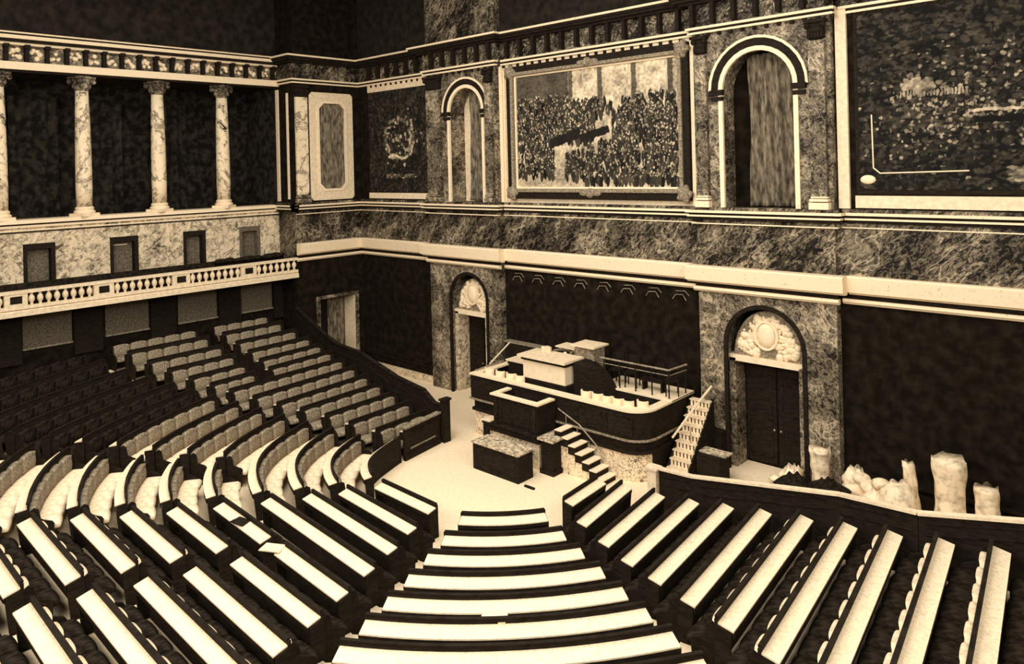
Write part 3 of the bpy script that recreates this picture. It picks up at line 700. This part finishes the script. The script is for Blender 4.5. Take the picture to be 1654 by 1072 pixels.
def bench(pl, j, blk, lab, bmat, smat, gapdepth=.10):
    """pl is the front line of the NEXT tier; the backs stand just ahead of it"""
    z = RISE*j; L = length(pl)
    n = max(1, round((L-.3)/.60)); w = (L-.36)/n
    mid, _ = resample(pl, L/2-.01, L/2+.01, 2)
    t = thing('bench', (mid[0][0][0], mid[0][0][1], z), lab, 'bench', 'padded benches of the %s' % BLOCK[blk])
    for i in range(n):
        s = .18+w*(i+.5)
        (p, d) = resample(pl, s, s+.001, 2)[0][0]
        a, b = resample(pl, s-w/2, s+w/2, 2)[0]
        dd = (b[0][0]-a[0][0], b[0][1]-a[0][1]); l = math.hypot(*dd); d = (dd[0]/l, dd[1]/l)
        c = ((a[0][0]+b[0][0])/2, (a[0][1]+b[0][1])/2)
        nx, ny = d[1], -d[0]
        q = (c[0]-nx*gapdepth, c[1]-ny*gapdepth, z)
        rz = math.atan2(-d[1], -d[0])          # local -x follows travel, +y outward
        part('backrest', 'back', back_mesh, bmat, t, q, rz, l*.99)
        q2 = (c[0]-nx*(gapdepth+.05), c[1]-ny*(gapdepth+.05), z)
        part('seat', 'seat', seat_mesh, smat, t, q2, rz, l*.985)
    smp, _ = resample(pl, .16, L-.16, max(4, 2*n))
    sweep(smp, [(-gapdepth-.03, z+.02), (-gapdepth+.02, z+.02), (-gapdepth+.02, z+.42), (-gapdepth-.03, z+.42)]).build('plinth', 'wood', t)
    for k in (0, -1):
        pr = [(-gapdepth+.05, z), (-gapdepth-.34, z), (-gapdepth-.38, z+.44), (-gapdepth-.34, z+.50), (-gapdepth-.14, z+.58), (-gapdepth-.10, z+.80), (-gapdepth-.02, z+.85), (-gapdepth+.05, z+.80)]
        end_panel(*smp[k], pr, .045).build('end_panel', 'wood', t)
    return t
def split(pl, gaps):
    """cut a plan line at arc-length intervals"""
    L = length(pl); out = []; s = 0
    for a, b in gaps+[(L, L)]:
        if a-s > .35:
            q, _ = resample(pl, s, a, 14 if len(pl) > 4 else 4); out.append([x[0] for x in q])
        s = b
    return out
def name_row(kind, blk, j, k, n, extra=''):
    rows = ORDN[j]
    sec = '' if n == 1 else {'A': (', partition side', ', cross-aisle side'), 'B': (', upper part', ', lower part'), 'C': (', left part', ', right part'), 'D': ('', ''), 'E': ('', '')}[blk][min(k, 1)]
    return '%s %s row from the open floor, %s%s' % (kind, rows, BLOCK[blk], sec)
for j in range(13):
    for blk in 'ABCDE':
        if blk == 'C' and j > 10: continue
        if blk == 'D' and j > 8: continue
        if blk == 'E' and j > 10: continue
        def gaps(jj, extra=0.0):
            pl = P[jj][blk]
            if blk == 'A' and jj >= 8+int(extra) : return [(3.0-.05*(jj-8), 3.35-.05*(jj-8))]
            if blk == 'B' and jj >= 4:
                L = length(pl); f = .60-.012*(jj-4); return [(L*f-.22, L*f+.22)]
            if blk == 'C' and jj >= 4:
                x0 = CLp[jj][0]; c = 14.6; return [(c-x0-.20, c-x0+.22)]
            return []
        segs = split(P[j][blk], gaps(j))
        dm = 'leather_dark' if blk == 'B' and j >= 9 else 'baize'  # outer curved rows: desk tops coloured dark to imitate shade
        for k, pl in enumerate(segs):
            desk(pl, j, blk, topm=dm, tilt=.03 if blk in 'AB' else .06, lab=name_row('pale-topped dark desk,' if dm == 'baize' else 'shade-coloured desk,', blk, j, k, len(segs)))
        if j+1 < 14:
            segs = split(P[j+1][blk], gaps(j+1))
            bm_, sm_ = {'A': ('leather', 'leather'), 'B': ('leather', 'cover'), 'C': ('leather_dark', 'leather_dark'), 'D': ('leather_dark', 'leather_dark'), 'E': ('leather_dark', 'leather_dark')}[blk]
            if blk in 'CE' and j >= 5: bm_ = 'cover'
            if blk == 'B' and j >= 7: bm_ = sm_ = 'leather_dark'  # shade over the outer curved rows, put into the bench colour
            for k, pl in enumerate(segs):
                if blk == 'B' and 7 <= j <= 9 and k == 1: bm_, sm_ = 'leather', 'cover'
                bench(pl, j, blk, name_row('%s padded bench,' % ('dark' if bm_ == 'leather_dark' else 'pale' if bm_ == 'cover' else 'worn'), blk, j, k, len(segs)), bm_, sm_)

# ---- front panel closing the straight left block towards the floor
t = thing('panelled_front', (10.2, -5.3, 0), 'dark panelled front closing the straight left block towards the open floor', 'panelling')
fp = [(10.16, -4.42), (10.46, -6.12)]
sm_, L_ = resample(fp, 0, length(fp), 2)
sweep([(p, d) for p, d in sm_], [(-.04,0),(.04,0),(.04,.98),(-.04,.98)]).build('board', 'wood', t)
sweep(sm_, [(-.10,.98),(.10,.98),(.10,1.03),(-.10,1.03)]).build('cap_rail', 'leather', t)
sweep(sm_, [(-.07,0),(.04,0),(.04,.16),(-.07,.16)]).build('plinth', 'wood', t)
sweep(resample(fp, .25, L_-.25, 2)[0], [(-.06,.30),(-.03,.30),(-.03,.34),(-.06,.34)]).build('panel_moulding', 'leather', t)
sweep(resample(fp, .25, L_-.25, 2)[0], [(-.06,.78),(-.03,.78),(-.03,.82),(-.06,.82)]).build('panel_moulding', 'leather_dark', t)

# ---- left partition
def partition(name, pts, lab, capmat):
    t = thing(name, (pts[0][0], pts[0][1], 0), lab, 'partition')
    for (a, b) in zip(pts[:-1], pts[1:]):
        (x0, y0, z0), (x1, y1, z1) = a, b
        dx, dy = x1-x0, y1-y0; l = math.hypot(dx, dy); nx, ny = -dy/l*.035, dx/l*.035
        m = MB(); vs = [(x0+s*nx, y0+s*ny, z) for s in (-1,1) for z in (0, z0)] + [(x1+s*nx, y1+s*ny, z) for s in (-1,1) for z in (0, z1)]
        m.add(vs, [(0,1,3,2),(4,6,7,5),(0,4,5,1),(2,3,7,6),(0,2,6,4),(1,5,7,3)]).build('board', 'wood', t)
        w = 2.2; m = MB(); vs = [(x0+s*w*nx, y0+s*w*ny, z0+h) for s in (-1,1) for h in (0,.05)] + [(x1+s*w*nx, y1+s*w*ny, z1+h) for s in (-1,1) for h in (0,.05)]
        m.add(vs, [(0,1,3,2),(4,6,7,5),(0,4,5,1),(2,3,7,6),(0,2,6,4),(1,5,7,3)]).build('cap_rail', capmat, t)
        # panel mouldings on the bench side
        for h in (.14, .34):
            m = MB(); s = 1.6; vs = [(x0+dx*.06+s*q*nx, y0+dy*.06+s*q*ny, z0-h+g) for q in (-1,1) for g in (0,.015)] + [(x1-dx*.06+s*q*nx, y1-dy*.06+s*q*ny, z1-h+g) for q in (-1,1) for g in (0,.015)]
            m.add(vs, [(0,1,3,2),(4,6,7,5),(0,4,5,1),(2,3,7,6),(0,2,6,4),(1,5,7,3)]).build('panel_moulding', 'leather_dark', t)
    return t
partition('panelled_partition', [(10.1,-4.2,1.12), (9.7,-4.2,1.16), (9.15,-4.18,1.48), (7.65,-4.12,1.64), (5.35,-4.0,2.12), (3.6,-3.9,2.2), (2.8,-3.84,2.4), (.15,-3.6,3.2)], 'dark sloping panelled partition beside the straight left benches', 'leather_dark')
MB_ = MB().prism([(10.14,-4.34),(10.32,-4.34),(10.32,-4.06),(10.14,-4.06)], 0, 1.36).prism([(10.11,-4.38),(10.36,-4.38),(10.36,-4.02),(10.11,-4.02)], 1.36, 1.42)
tag(MB_.build('newel_post', 'wood'), 'dark end post where the left partition meets the open floor', 'post')
partition('panelled_partition', [(18.45,-4.28,1.22), (19.55,-4.62,1.42), (23.1,-4.9,2.08), (24.78,-5.60,2.44), (26.6,-5.60,2.83), (29.5,-5.60,3.3)], 'dark panelled partition with pale cap rail, between right benches and the sacks', 'cream')

tag(MB().box((18.14,-4.40,0),(18.40,-4.18,1.20)).box((18.10,-4.44,1.20),(18.44,-4.14,1.26)).build('newel_post', 'cream'), 'pale end post where the right partition begins beside the stairs', 'post')
# ------------------------------------------------------------------ the tribune
t = thing('tribune', (13.5, -2, 0), 'dark wooden presidential tribune with curved counter on speckled marble base', 'tribune')
def outline(inset=0, x0=10.35, x1=17.2, yf=-3.12, yb=-.36, r=.7):
    p = [(x0+inset, yb), (x0+inset, yf+inset)]
    p += [(x1-inset-r+r*math.sin(a), yf+inset+r-r*math.cos(a)) for a in [PI/2*i/8 for i in range(9)]]
    return p + [(x1-inset, yb)]
MB().prism(outline(.10), 0, .80).build('marble_base', 'marble_speck', t)
MB().prism(outline(.02), .80, .90).build('base_moulding', 'wood', t)
MB().box((17.08,-2.5,0),(17.14,-.38,.80)).build('side_board', 'wood', t)
MB().prism(outline(.08), .90, 1.18).build('dado', 'wood', t)
MB().prism(outline(-.05), 1.18, 1.23).build('waist_moulding', 'leather', t)
MB().ring(outline(.0), outline(.10), 1.23, 2.0, closed=False).build('counter_front', 'wood', t)
MB().ring(outline(-.04), outline(.26), 2.0, 2.05, closed=False).build('counter_top', 'baize', t)
MB().prism(outline(.10), 1.18, 1.26).build('inner_floor', 'wood', t)
for x in (14.9, 15.95):
    MB().ring([(x,1.35),(x+.9,1.35),(x+.9,1.9),(x,1.9)], [(x+.04,1.39),(x+.86,1.39),(x+.86,1.86),(x+.04,1.86)], 3.11, 3.14, BACK).build('front_panel', 'leather_dark', t)
# president's desk
d = thing('president_desk', (13.05, -2.3, 1.26), 'bright white-fronted desk standing high in the middle of the tribune', 'desk')
MB().box((12.25, -2.55, 2.12), (14.0, -1.75, 2.78)).build('body', 'stone', d)
MB().box((12.2, -2.6, 2.70), (14.05, -1.7, 2.80)).build('groove', 'wood', d)
MB().box((12.12, -2.70, 2.80), (14.1, -1.70, 2.87)).build('desktop', 'cream', d)
MB().box((12.2, -2.62, 1.26), (14.1, -1.7, 2.12)).build('plinth', 'wood', d)
MB().prism([(12.5,-1.92),(12.9,-1.92),(12.85,-1.8),(12.62,-1.72)], 2.87, 3.02).build('book_rest', 'cream', d)
# curved dark wing right of the desk
pr = [(14.1, 1.26)]+[(14.1+1.35*math.sin(a), 1.26+1.55*math.cos(a)) for a in [PI/2*i/12 for i in range(13)]]
tag(MB().prism(pr, 1.55, 2.25, BACK).build('curved_screen', 'wood'), 'black quarter-round screen right of the white desk on the tribune', 'screen')
# high lectern block with flat shelf
d = thing('high_pedestal', (14.2, -1.3, 1.26), 'tall mottled pedestal with pale flat top behind the white desk', 'pedestal')
MB().box((13.66, -1.60, 1.26), (14.42, -1.02, 3.16)).build('body', 'leather', d)
MB().box((13.58, -1.72, 3.16), (14.52, -.92, 3.21)).build('top', 'cream', d)
tag(MB().box((12.75, -1.5, 2.96), (13.56, -.9, 3.0)).box((12.85,-1.4,1.26),(12.92,-1.33,2.96)).box((13.4,-1.4,1.26),(13.47,-1.33,2.96)).build('side_table', 'cream'), 'thin pale table top left of the tall pedestal', 'table')
# president's armchair
d = thing('armchair', (13.15, -1.55, 1.26), 'dark round-backed armchair behind the white desk', 'chair')
m = MB(); n = 16
for i in range(n):
    a0, a1 = PI*i/n, PI*(i+1)/n
    m.box((0,0,0),(0,0,0)) if False else None
MB().ring([(13.15-.36*math.cos(PI*i/16), -1.62+.3*math.sin(PI*i/16)) for i in range(17)], [(13.15-.30*math.cos(PI*i/16), -1.62+.24*math.sin(PI*i/16)) for i in range(17)], 2.0, 2.86, closed=False).build('backrest', 'leather_dark', d)
MB().ring([(13.15-.38*math.cos(PI*i/16), -1.62+.32*math.sin(PI*i/16)) for i in range(17)], [(13.15-.30*math.cos(PI*i/16), -1.62+.24*math.sin(PI*i/16)) for i in range(17)], 2.86, 2.90, closed=False).build('top_rail', 'leather', d)
MB().box((12.82,-1.66,1.95),(13.48,-1.4,2.1)).build('seat', 'leather_dark', d)
for sx in (12.85, 13.4): 
    MB().box((sx,-1.66,1.26),(sx+.05,-1.6,1.95)).build('leg', 'wood', d)
MB().ball((13.3,-1.66,2.84), .07, 8, 6).build('knob', 'cream', d, smooth=True)
# upper platform with railings
d = thing('upper_platform', (16, -1, 1.26), 'raised platform with pale floor at the back right of the tribune', 'platform')
MB().box((14.6, -1.62, 1.26), (17.22, -.36, 2.02)).build('body', 'wood', d)
MB().box((14.6, -1.64, 2.02), (17.24, -.36, 2.07)).build('floor_cloth', 'carpet', d)
d = thing('platform_railing', (15.9, -1.5, 2.07), 'slim metal railing with pale hand rail round the raised platform', 'railing')
MB().polytube([(14.6,-1.52,2.90),(17.08,-1.52,2.90),(17.2,-.7,2.92)], .03, 8).build('hand_rail', 'brass', d)
MB().polytube([(14.6,-1.52,2.74),(17.08,-1.52,2.74),(17.2,-.7,2.76)], .014).build('lower_rail', 'brass', d)
for k in range(5):
    x = 14.75+k*.582
    MB().tube((x,-1.52,2.07),(x,-1.52,2.9), .022).build('post', 'wood', d)
MB().tube((17.18,-.75,2.07),(17.18,-.75,2.9), .022).build('post', 'wood', d)
for k in range(7): MB().tube((15.6+k*.2,-1.52,2.74),(15.6+k*.2,-1.52,2.9), .01).build('spindle', 'wood', d)
def chair(name, x, y, z, rz, lab, grp, w=.40, mat='wood', seatm='leather_dark', topm=None):
    t = thing(name, (x, y, z), lab, 'chair', grp)
    ORG[t.name] = (0,0,0); 
    MB().box((-w/2,-w/2,.42),(w/2,w/2,.47)).build('seat', seatm, t)
    MB().ring([(-(w/2+.02)*math.cos(PI*i/12), .08+.16*math.sin(PI*i/12)) for i in range(13)], [(-(w/2-.02)*math.cos(PI*i/12), .08+.12*math.sin(PI*i/12)) for i in range(13)], .72, .93, closed=False).build('backrest', topm or mat, t)
    for sx in (-1,1):
        for sy in (-1,1):
            MB().box((sx*(w/2-.02)-.017, sy*(w/2-.02)-.017, 0), (sx*(w/2-.02)+.017, sy*(w/2-.02)+.017, .72 if sy > 0 else .42)).build('leg', mat, t)
    t.rotation_euler.z = rz
    return t
pl_lab = ['dark chair standing at the left end of the raised platform', 'dark chair second on the raised platform, near the railing posts', 'dark chair at the right end of the raised platform']
for k, x in enumerate((15.0, 15.55, 16.95)): chair('chair', x, -1.15, 2.07, .3*k, pl_lab[k], 'chairs on the raised platform')
tag(MB().box((15.9,-1.25,2.35),(16.7,-.95,2.42)).box((15.95,-1.22,2.07),(16.0,-.98,2.35)).box((16.6,-1.22,2.07),(16.65,-.98,2.35)).build('low_bench', 'wood'), 'low dark bench on the raised platform', 'bench')
# white-backed chairs along the counter
for k, x in enumerate((10.82, 11.32, 11.80, 12.20)):
    chair('counter_chair', x+.05, -2.62, 1.28, PI, '%s round-backed chair from the left behind the tribune counter' % ORDN[k], 'round-backed chairs along the tribune counter', .36, 'stone', 'leather_dark')
for k, x in enumerate((14.95, 15.36, 15.72, 16.10, 16.46, 16.80)):
    chair('counter_chair', x, -2.62 if k < 5 else -2.4, 1.28, PI, '%s round-backed chair right of the curved screen behind the counter' % ORDN[k], 'round-backed chairs along the tribune counter', .34, 'stone', 'leather_dark')
# left back parts of the tribune
d = thing('side_desk', (10.6, -1.2, 1.26), 'dark side desk with pale top at the back left of the tribune', 'desk')
MB().box((10.55, -1.5, 1.26), (12.0, -.9, 2.16)).build('body', 'wood', d)
MB().box((10.5, -1.55, 2.16), (12.05, -.85, 2.21)).build('desktop', 'baize', d)
d = thing('wall_desk', (10, -.3, 0), 'dark wall desk with narrow pale ledge behind the tribune, left', 'desk')
MB().box((9.3, -.34, 0), (11.3, -.05, 2.42)).build('body', 'wood', d)
MB().box((9.3, -.36, 2.42), (11.1, -.05, 2.47)).build('ledge', 'leather', d)
d = thing('stair_rail', (9.9, -1, 0), 'slanting pale hand rail at the left end of the tribune', 'handrail')
MB().polytube([(10.35,-2.9,2.08),(10.35,-1.5,2.12)], .02).build('rail', 'brass', d)
MB().polytube([(9.95,-1.8,2.0),(9.8,-.6,2.5)], .03).build('slanting_rail', 'cream', d)
MB().tube((9.95,-1.8,0),(9.95,-1.8,2.0), .03).build('post', 'brass', d)
# orator's rostrum
d = thing('rostrum', (13.2, -3.6, 0), 'dark panelled rostrum with pale edge standing in front of the tribune counter', 'rostrum')
MB().ring([(12.3,-3.2),(12.3,-4.02),(14.12,-4.02),(14.12,-3.2)], [(12.4,-3.2),(12.4,-3.92),(14.02,-3.92),(14.02,-3.2)], 1.02, 1.90, closed=False).build('body', 'wood', d)
MB().ring([(12.22,-3.3),(12.22,-4.10),(14.2,-4.10),(14.2,-3.3)], [(12.42,-3.3),(12.42,-3.88),(13.98,-3.88),(13.98,-3.3)], 1.90, 1.95, closed=False).build('top_ledge', 'baize', d)
for a, b in ((12.36, 12.5), (13.93, 14.07)):
    MB().box((a, -4.07, 1.05), (b, -4.02, 1.86)).build('corner_strip', 'leather_dark', d)
MB().ring([(12.62,1.14),(13.8,1.14),(13.8,1.80),(12.62,1.80)], [(12.66,1.18),(13.76,1.18),(13.76,1.76),(12.66,1.76)], 4.02, 4.04, BACK).build('front_panel', 'leather_dark', d)
MB().box((11.95, -4.12, .80), (14.2, -3.05, 1.02)).build('footing', 'wood', d)
MB().box((11.9, -4.16, .98), (14.22, -3.05, 1.03)).build('footing_edge', 'leather_dark', d)
MB().box((12.05, -4.02, 0), (14.15, -3.05, .80)).build('marble_block', 'marble_speck', d)
MB().box((11.9, -4.1, .0), (12.12, -3.6, .98)).build('support', 'wood', d)
MB().box((11.80, -4.12, 1.0), (12.2, -3.66, 1.05)).build('support_cap', 'cream', d)
d = thing('rostrum_pedestal', (14.5, -3.85, 0), 'black square pedestal with pale top at the foot of the rostrum steps', 'pedestal')
MB().box((14.3, -4.1, 0), (14.74, -3.72, .98)).build('body', 'wood', d)
MB().box((14.22, -4.18, .98), (14.82, -3.42, 1.04)).build('top', 'worn_top', d)
MB().box((14.26, -4.14, 0), (14.78, -3.70, .14)).build('plinth', 'wood', d)
d = thing('rostrum_steps', (15.4, -3.4, 0), 'flight of pale-treaded steps beside the rostrum, descending right', 'stairs')
for k in range(7):
    x = 14.5+k*.25; z = 1.22-k*.175
    MB().box((x, -3.72, max(0, z-.26)), (x+.25, -3.14, z-.03)).build('riser', 'wood', d)
    if z > .3: MB().box((x, -3.70, 0), (x+.25, -3.14, z-.26)).build('marble_block', 'marble_speck', d)
    MB().box((x+.02, -3.74, z-.03), (x+.27, -3.12, z)).build('tread', 'carpet', d)
MB().polytube([(14.2,-3.16,1.62),(15.0,-3.16,1.30),(15.9,-3.16,.62)], .022).build('hand_rail', 'brass', d)
for k in range(4): MB().tube((14.5+.42*k,-3.16,.3),(14.5+.42*k,-3.16,1.5-.3*k), .012).build('rail_post', 'brass', d)
# stenographers' table on the floor
d = thing('clerk_table', (13.4, -4.8, 0), 'solid dark clerk table with mottled top standing on the open floor', 'table')
MB().box((12.5, -5.14, 0), (14.32, -4.50, .78)).build('body', 'wood', d)
MB().box((12.46, -5.18, .78), (14.36, -4.46, .82)).build('top', 'worn_top', d)
MB().ring([(12.6,.12),(14.22,.12),(14.22,.68),(12.6,.68)], [(12.64,.16),(14.18,.16),(14.18,.64),(12.64,.64)], 5.14, 5.155, BACK).build('front_panel', 'leather_dark', d)
tag(MB().box((14.55,-5.15,0),(14.9,-5.08,.05)).build('foot_bar', 'wood'), 'small dark bar lying on the floor beside the clerk table', 'bar')
# right stairs with white runner
d = thing('side_stairs', (17.6, -1.4, 0), 'steep stairs with white runner and pale hand rail right of the tribune', 'stairs')
N = 9
for k in range(N):
    y = -.62-k*.17; z = 1.96-k*.20; x = 17.36+k*.0
    MB().box((x, y-.17, 0), (x+.62, y, z-.03)).build('riser', 'stone', d)
    MB().box((x-.02, y-.21, z-.03), (x+.64, y, z)).build('tread', 'cream', d)
    if k:
        for q in range(5):
            MB().box((x+.08+q*.115, y-.01+.0, z+.02), (x+.11+q*.115, y+.006-.01, z+.15)).build('riser_slot', 'wood', d)
for q in (17.33, 17.99): MB().prism([(-.6,0),(-.6,2.0),(-.62,2.02),(-2.16,.3),(-2.16,0)], q-.02, q+.03, lambda a, b, h: (h, a, b)).build('stringer', 'wood', d)
MB().box((17.30, -2.75, 0), (18.05, -2.15, .24)).build('landing', 'cream', d)
MB().polytube([(17.9,-.5,2.35),(17.75,-1.2,1.9),(17.38,-1.9,1.1)], .035, 8).build('hand_rail', 'cream', d)
for y, z in ((-.7,2.2),(-1.6,1.4)): MB().tube((17.8,y,z-.8),(17.8,y,z), .015).build('rail_post', 'brass', d)
d = thing('usher_desk', (18.4, -1.5, 0), 'low dark usher desk with pale top beside the stairs, near the wide arch', 'desk')
MB().box((18.05, -1.75, 0), (18.75, -1.15, .76)).build('body', 'wood', d)
MB().box((18.0, -1.55, .76), (18.85, -1.15, .80)).build('top', 'worn_top', d)
tag(MB().box((17.6, -.62, 0), (18.24, -.34, 1.05)).box((17.58, -.66, 1.05), (18.26, -.34, 1.10)).build('wall_ledge', 'wood'), 'dark dado block against the marble pier behind the stairs', 'ledge')
tag(MB().box((18.55,-2.3,0),(18.95,-2.05,.12)).build('paper_bundle', 'cream'), 'small white bundle on the floor before the wide arch', 'bundle')

# ------------------------------------------------------------------ sacks, rolls and wrapped bundles behind the right partition
def sackmesh(cx, cy, r, h, seed, n=26, mrow=18, crumple=.18, top=.75, lean=(0,0)):
    random.seed(seed); ph = [random.uniform(0, 6.28) for _ in range(6)]
    m = MB(); vs = []
    for k in range(mrow+1):
        t = k/mrow
        rr_ = r*(1+.1*math.sin(t*7+ph[0]))*(1 if t < .8 else 1-(t-.8)/.2*(1-top))
        for i in range(n):
            a = 2*PI*i/n
            q = rr_*(1+crumple*(math.sin(3*a+ph[1]+t*4)*.4+math.sin(7*a+ph[2]+t*9)*.3+math.sin(t*22+ph[3]+2*math.sin(a))*.25))
            vs.append((cx+q*math.cos(a)+lean[0]*t, cy+q*math.sin(a)+lean[1]*t, h*t+(.06*math.sin(5*a+ph[4]) if k == mrow else 0)))
    fs = [(k*n+i,k*n+(i+1)%n,(k+1)*n+(i+1)%n,(k+1)*n+i) for k in range(mrow) for i in range(n)]
    fs += [tuple(range(n))[::-1], tuple(range(mrow*n,(mrow+1)*n))]
    return m.add(vs, fs)
SK = [('carpet_roll', (24.25,-1.1,.34,1.95,1,.10,.95,(0,0)), 'tall thick pale carpet roll standing upright behind the right partition', 'roll'),
 ('carpet_roll', (24.98,-1.0,.26,1.45,2,.12,.9,(0,0)), 'shorter pale roll at the right edge, beside the tall thick roll', 'roll'),
 ('wrapped_bundle', (23.62,-1.15,.13,1.65,3,.25,.9,(-.25,0)), 'slim pale wrapped bundle leaning left of the tall thick roll', 'bundle'),
 ('cloth_sack', (23.35,-1.75,.36,1.35,4,.25,.5,(0,0)), 'plump pale sack below the slim leaning bundle', 'sack'),
 ('cloth_sack', (22.75,-1.6,.42,1.0,5,.3,.4,(.1,0)), 'squat crumpled pale sack left of the plump sack', 'sack'),
 ('cloth_sack', (22.25,-1.1,.34,1.2,6,.3,.5,(-.1,0)), 'pale sack with ragged tied top in the middle of the heap', 'sack'),
 ('wrapped_bundle', (21.15,-.75,.22,1.35,7,.2,1.2,(0,0)), 'short upright pale bundle flaring at its top, left end of the heap', 'bundle'),
 ('cloth_sack', (20.9,-1.9,.38,.95,8,.3,.4,(0,0)), 'low dark crumpled sack near the wide arch', 'sack'),
 ('cloth_sack', (20.45,-1.35,.26,.95,9,.35,.5,(.2,0)), 'small pale forked sack closest to the wide arch', 'sack'),
 ('cloth_sack', (21.75,-1.9,.45,1.05,10,.25,.35,(0,0)), 'dark rounded sack before the pale ragged one', 'sack')]
for nme, (x, y, r, h, sd, cr, tp, ln), lab, cat in SK:
    tag(sackmesh(x, y, r, h, sd, crumple=cr, top=tp, lean=ln).build(nme, 'leather_dark' if ' dark ' in ' '+lab.split(' sack')[0]+' ' else 'sack', smooth=True), lab, cat)
random.seed(21)
lg = MB()
for k in range(5): lg.ball((22.1+.26*k, -1.2-.1*k, .98+random.uniform(-.1,.2)), random.uniform(.12,.24), 10, 7, (1.3,1,.8))
tag(lg.build('crumpled_cloth', 'sack', smooth=True), 'crumpled white cloth lying on top of the sacks', 'cloth')
tag(MB().tube((19.9,-1.6,.1),(20.4,-1.9,.72), .05).ball((20.42,-1.9,.74), .13, 9, 6, (1.6,1,.7)).build('broom', 'sack'), 'pale broom-like stick leaning at the foot of the wide arch', 'broom')

# papers left on desks
def paper(x, y, z, w, d, rz, lab, mat='cream', h=.02):
    c, s = math.cos(rz), math.sin(rz)
    m = MB().prism([(x+c*a-s*b, y+s*a+c*b) for a, b in ((-w/2,-d/2),(w/2,-d/2),(w/2,d/2),(-w/2,d/2))], z, z+h)
    tag(m.build('paper_stack' if h > .03 else 'paper_sheet', mat), lab, 'paper', 'papers left on the desks')
paper(13.15, -12.78, RISE*4+.705, .40, .26, .2, 'dark folder lying on the fourth-tier desk of the lower left block', 'wood')
paper(14.75, -12.92, RISE*4+.705, .46, .30, .5, 'white open sheet hanging off the desk end in the lower left block')
paper(20.03, -11.9, RISE*5+.69, .42, .3, .6, 'white stack of papers on the lowest middle desk', 'cream', .06)

# ------------------------------------------------------------------ light
def area(name, loc, target, sx, sy, e, col=(1,.97,.92)):
    l = bpy.data.lights.new(name, 'AREA'); l.shape = 'RECTANGLE'; l.size = sx; l.size_y = sy; l.energy = e; l.color = col
    o = bpy.data.objects.new(name, l); C.objects.link(o); o.location = loc
    o.rotation_euler = (Vector(target)-Vector(loc)).to_track_quat('-Z', 'Y').to_euler()
    return o
area('skylight', (14, -11.5, 16.8), (14, -11.5, 0), 17, 10, 3050)
area('clerestory_front', (15, -24.5, 12.5), (11, 0, 6.5), 24, 5, 4700)  # added fill behind the camera, brightens the upright faces of the back wall
area('clerestory_right', (31.5, -11, 12.5), (0, -9, 6), 16, 5, 2100)  # added fill for the left gallery side, not an actual window
w = bpy.data.worlds.new('world'); bpy.context.scene.world = w; w.use_nodes = True
w.node_tree.nodes['Background'].inputs[0].default_value = (.03,.02,.012,1); w.node_tree.nodes['Background'].inputs[1].default_value = 1

# ------------------------------------------------------------------ camera
cam = bpy.data.cameras.new('camera'); co = bpy.data.objects.new('camera', cam); C.objects.link(co)
cam.sensor_fit = 'HORIZONTAL'; cam.sensor_width = 36; cam.lens = 1209/1654*36
cam.shift_x = -(831-827)/1654; cam.shift_y = -(536-268)/1654
cam.clip_end = 200
s_ = math.hypot(1306, 1209); rgt = Vector((1306/s_, 1209/s_, 0)); fwd = Vector((-1209/s_, 1306/s_, 0)); up = Vector((0,0,1))
a_ = .0247
cr = rgt*math.cos(a_)-up*math.sin(a_); cu = rgt*math.sin(a_)+up*math.cos(a_)
mt = Matrix((cr, cu, -fwd)).transposed().to_4x4(); mt.translation = Vector((28.779, -20.588, 9.0))
co.matrix_world = mt
sc = bpy.context.scene; sc.camera = co
sc.view_settings.view_transform = 'Standard'; sc.view_settings.look = 'None'; sc.view_settings.gamma = 1; sc.view_settings.exposure = 0
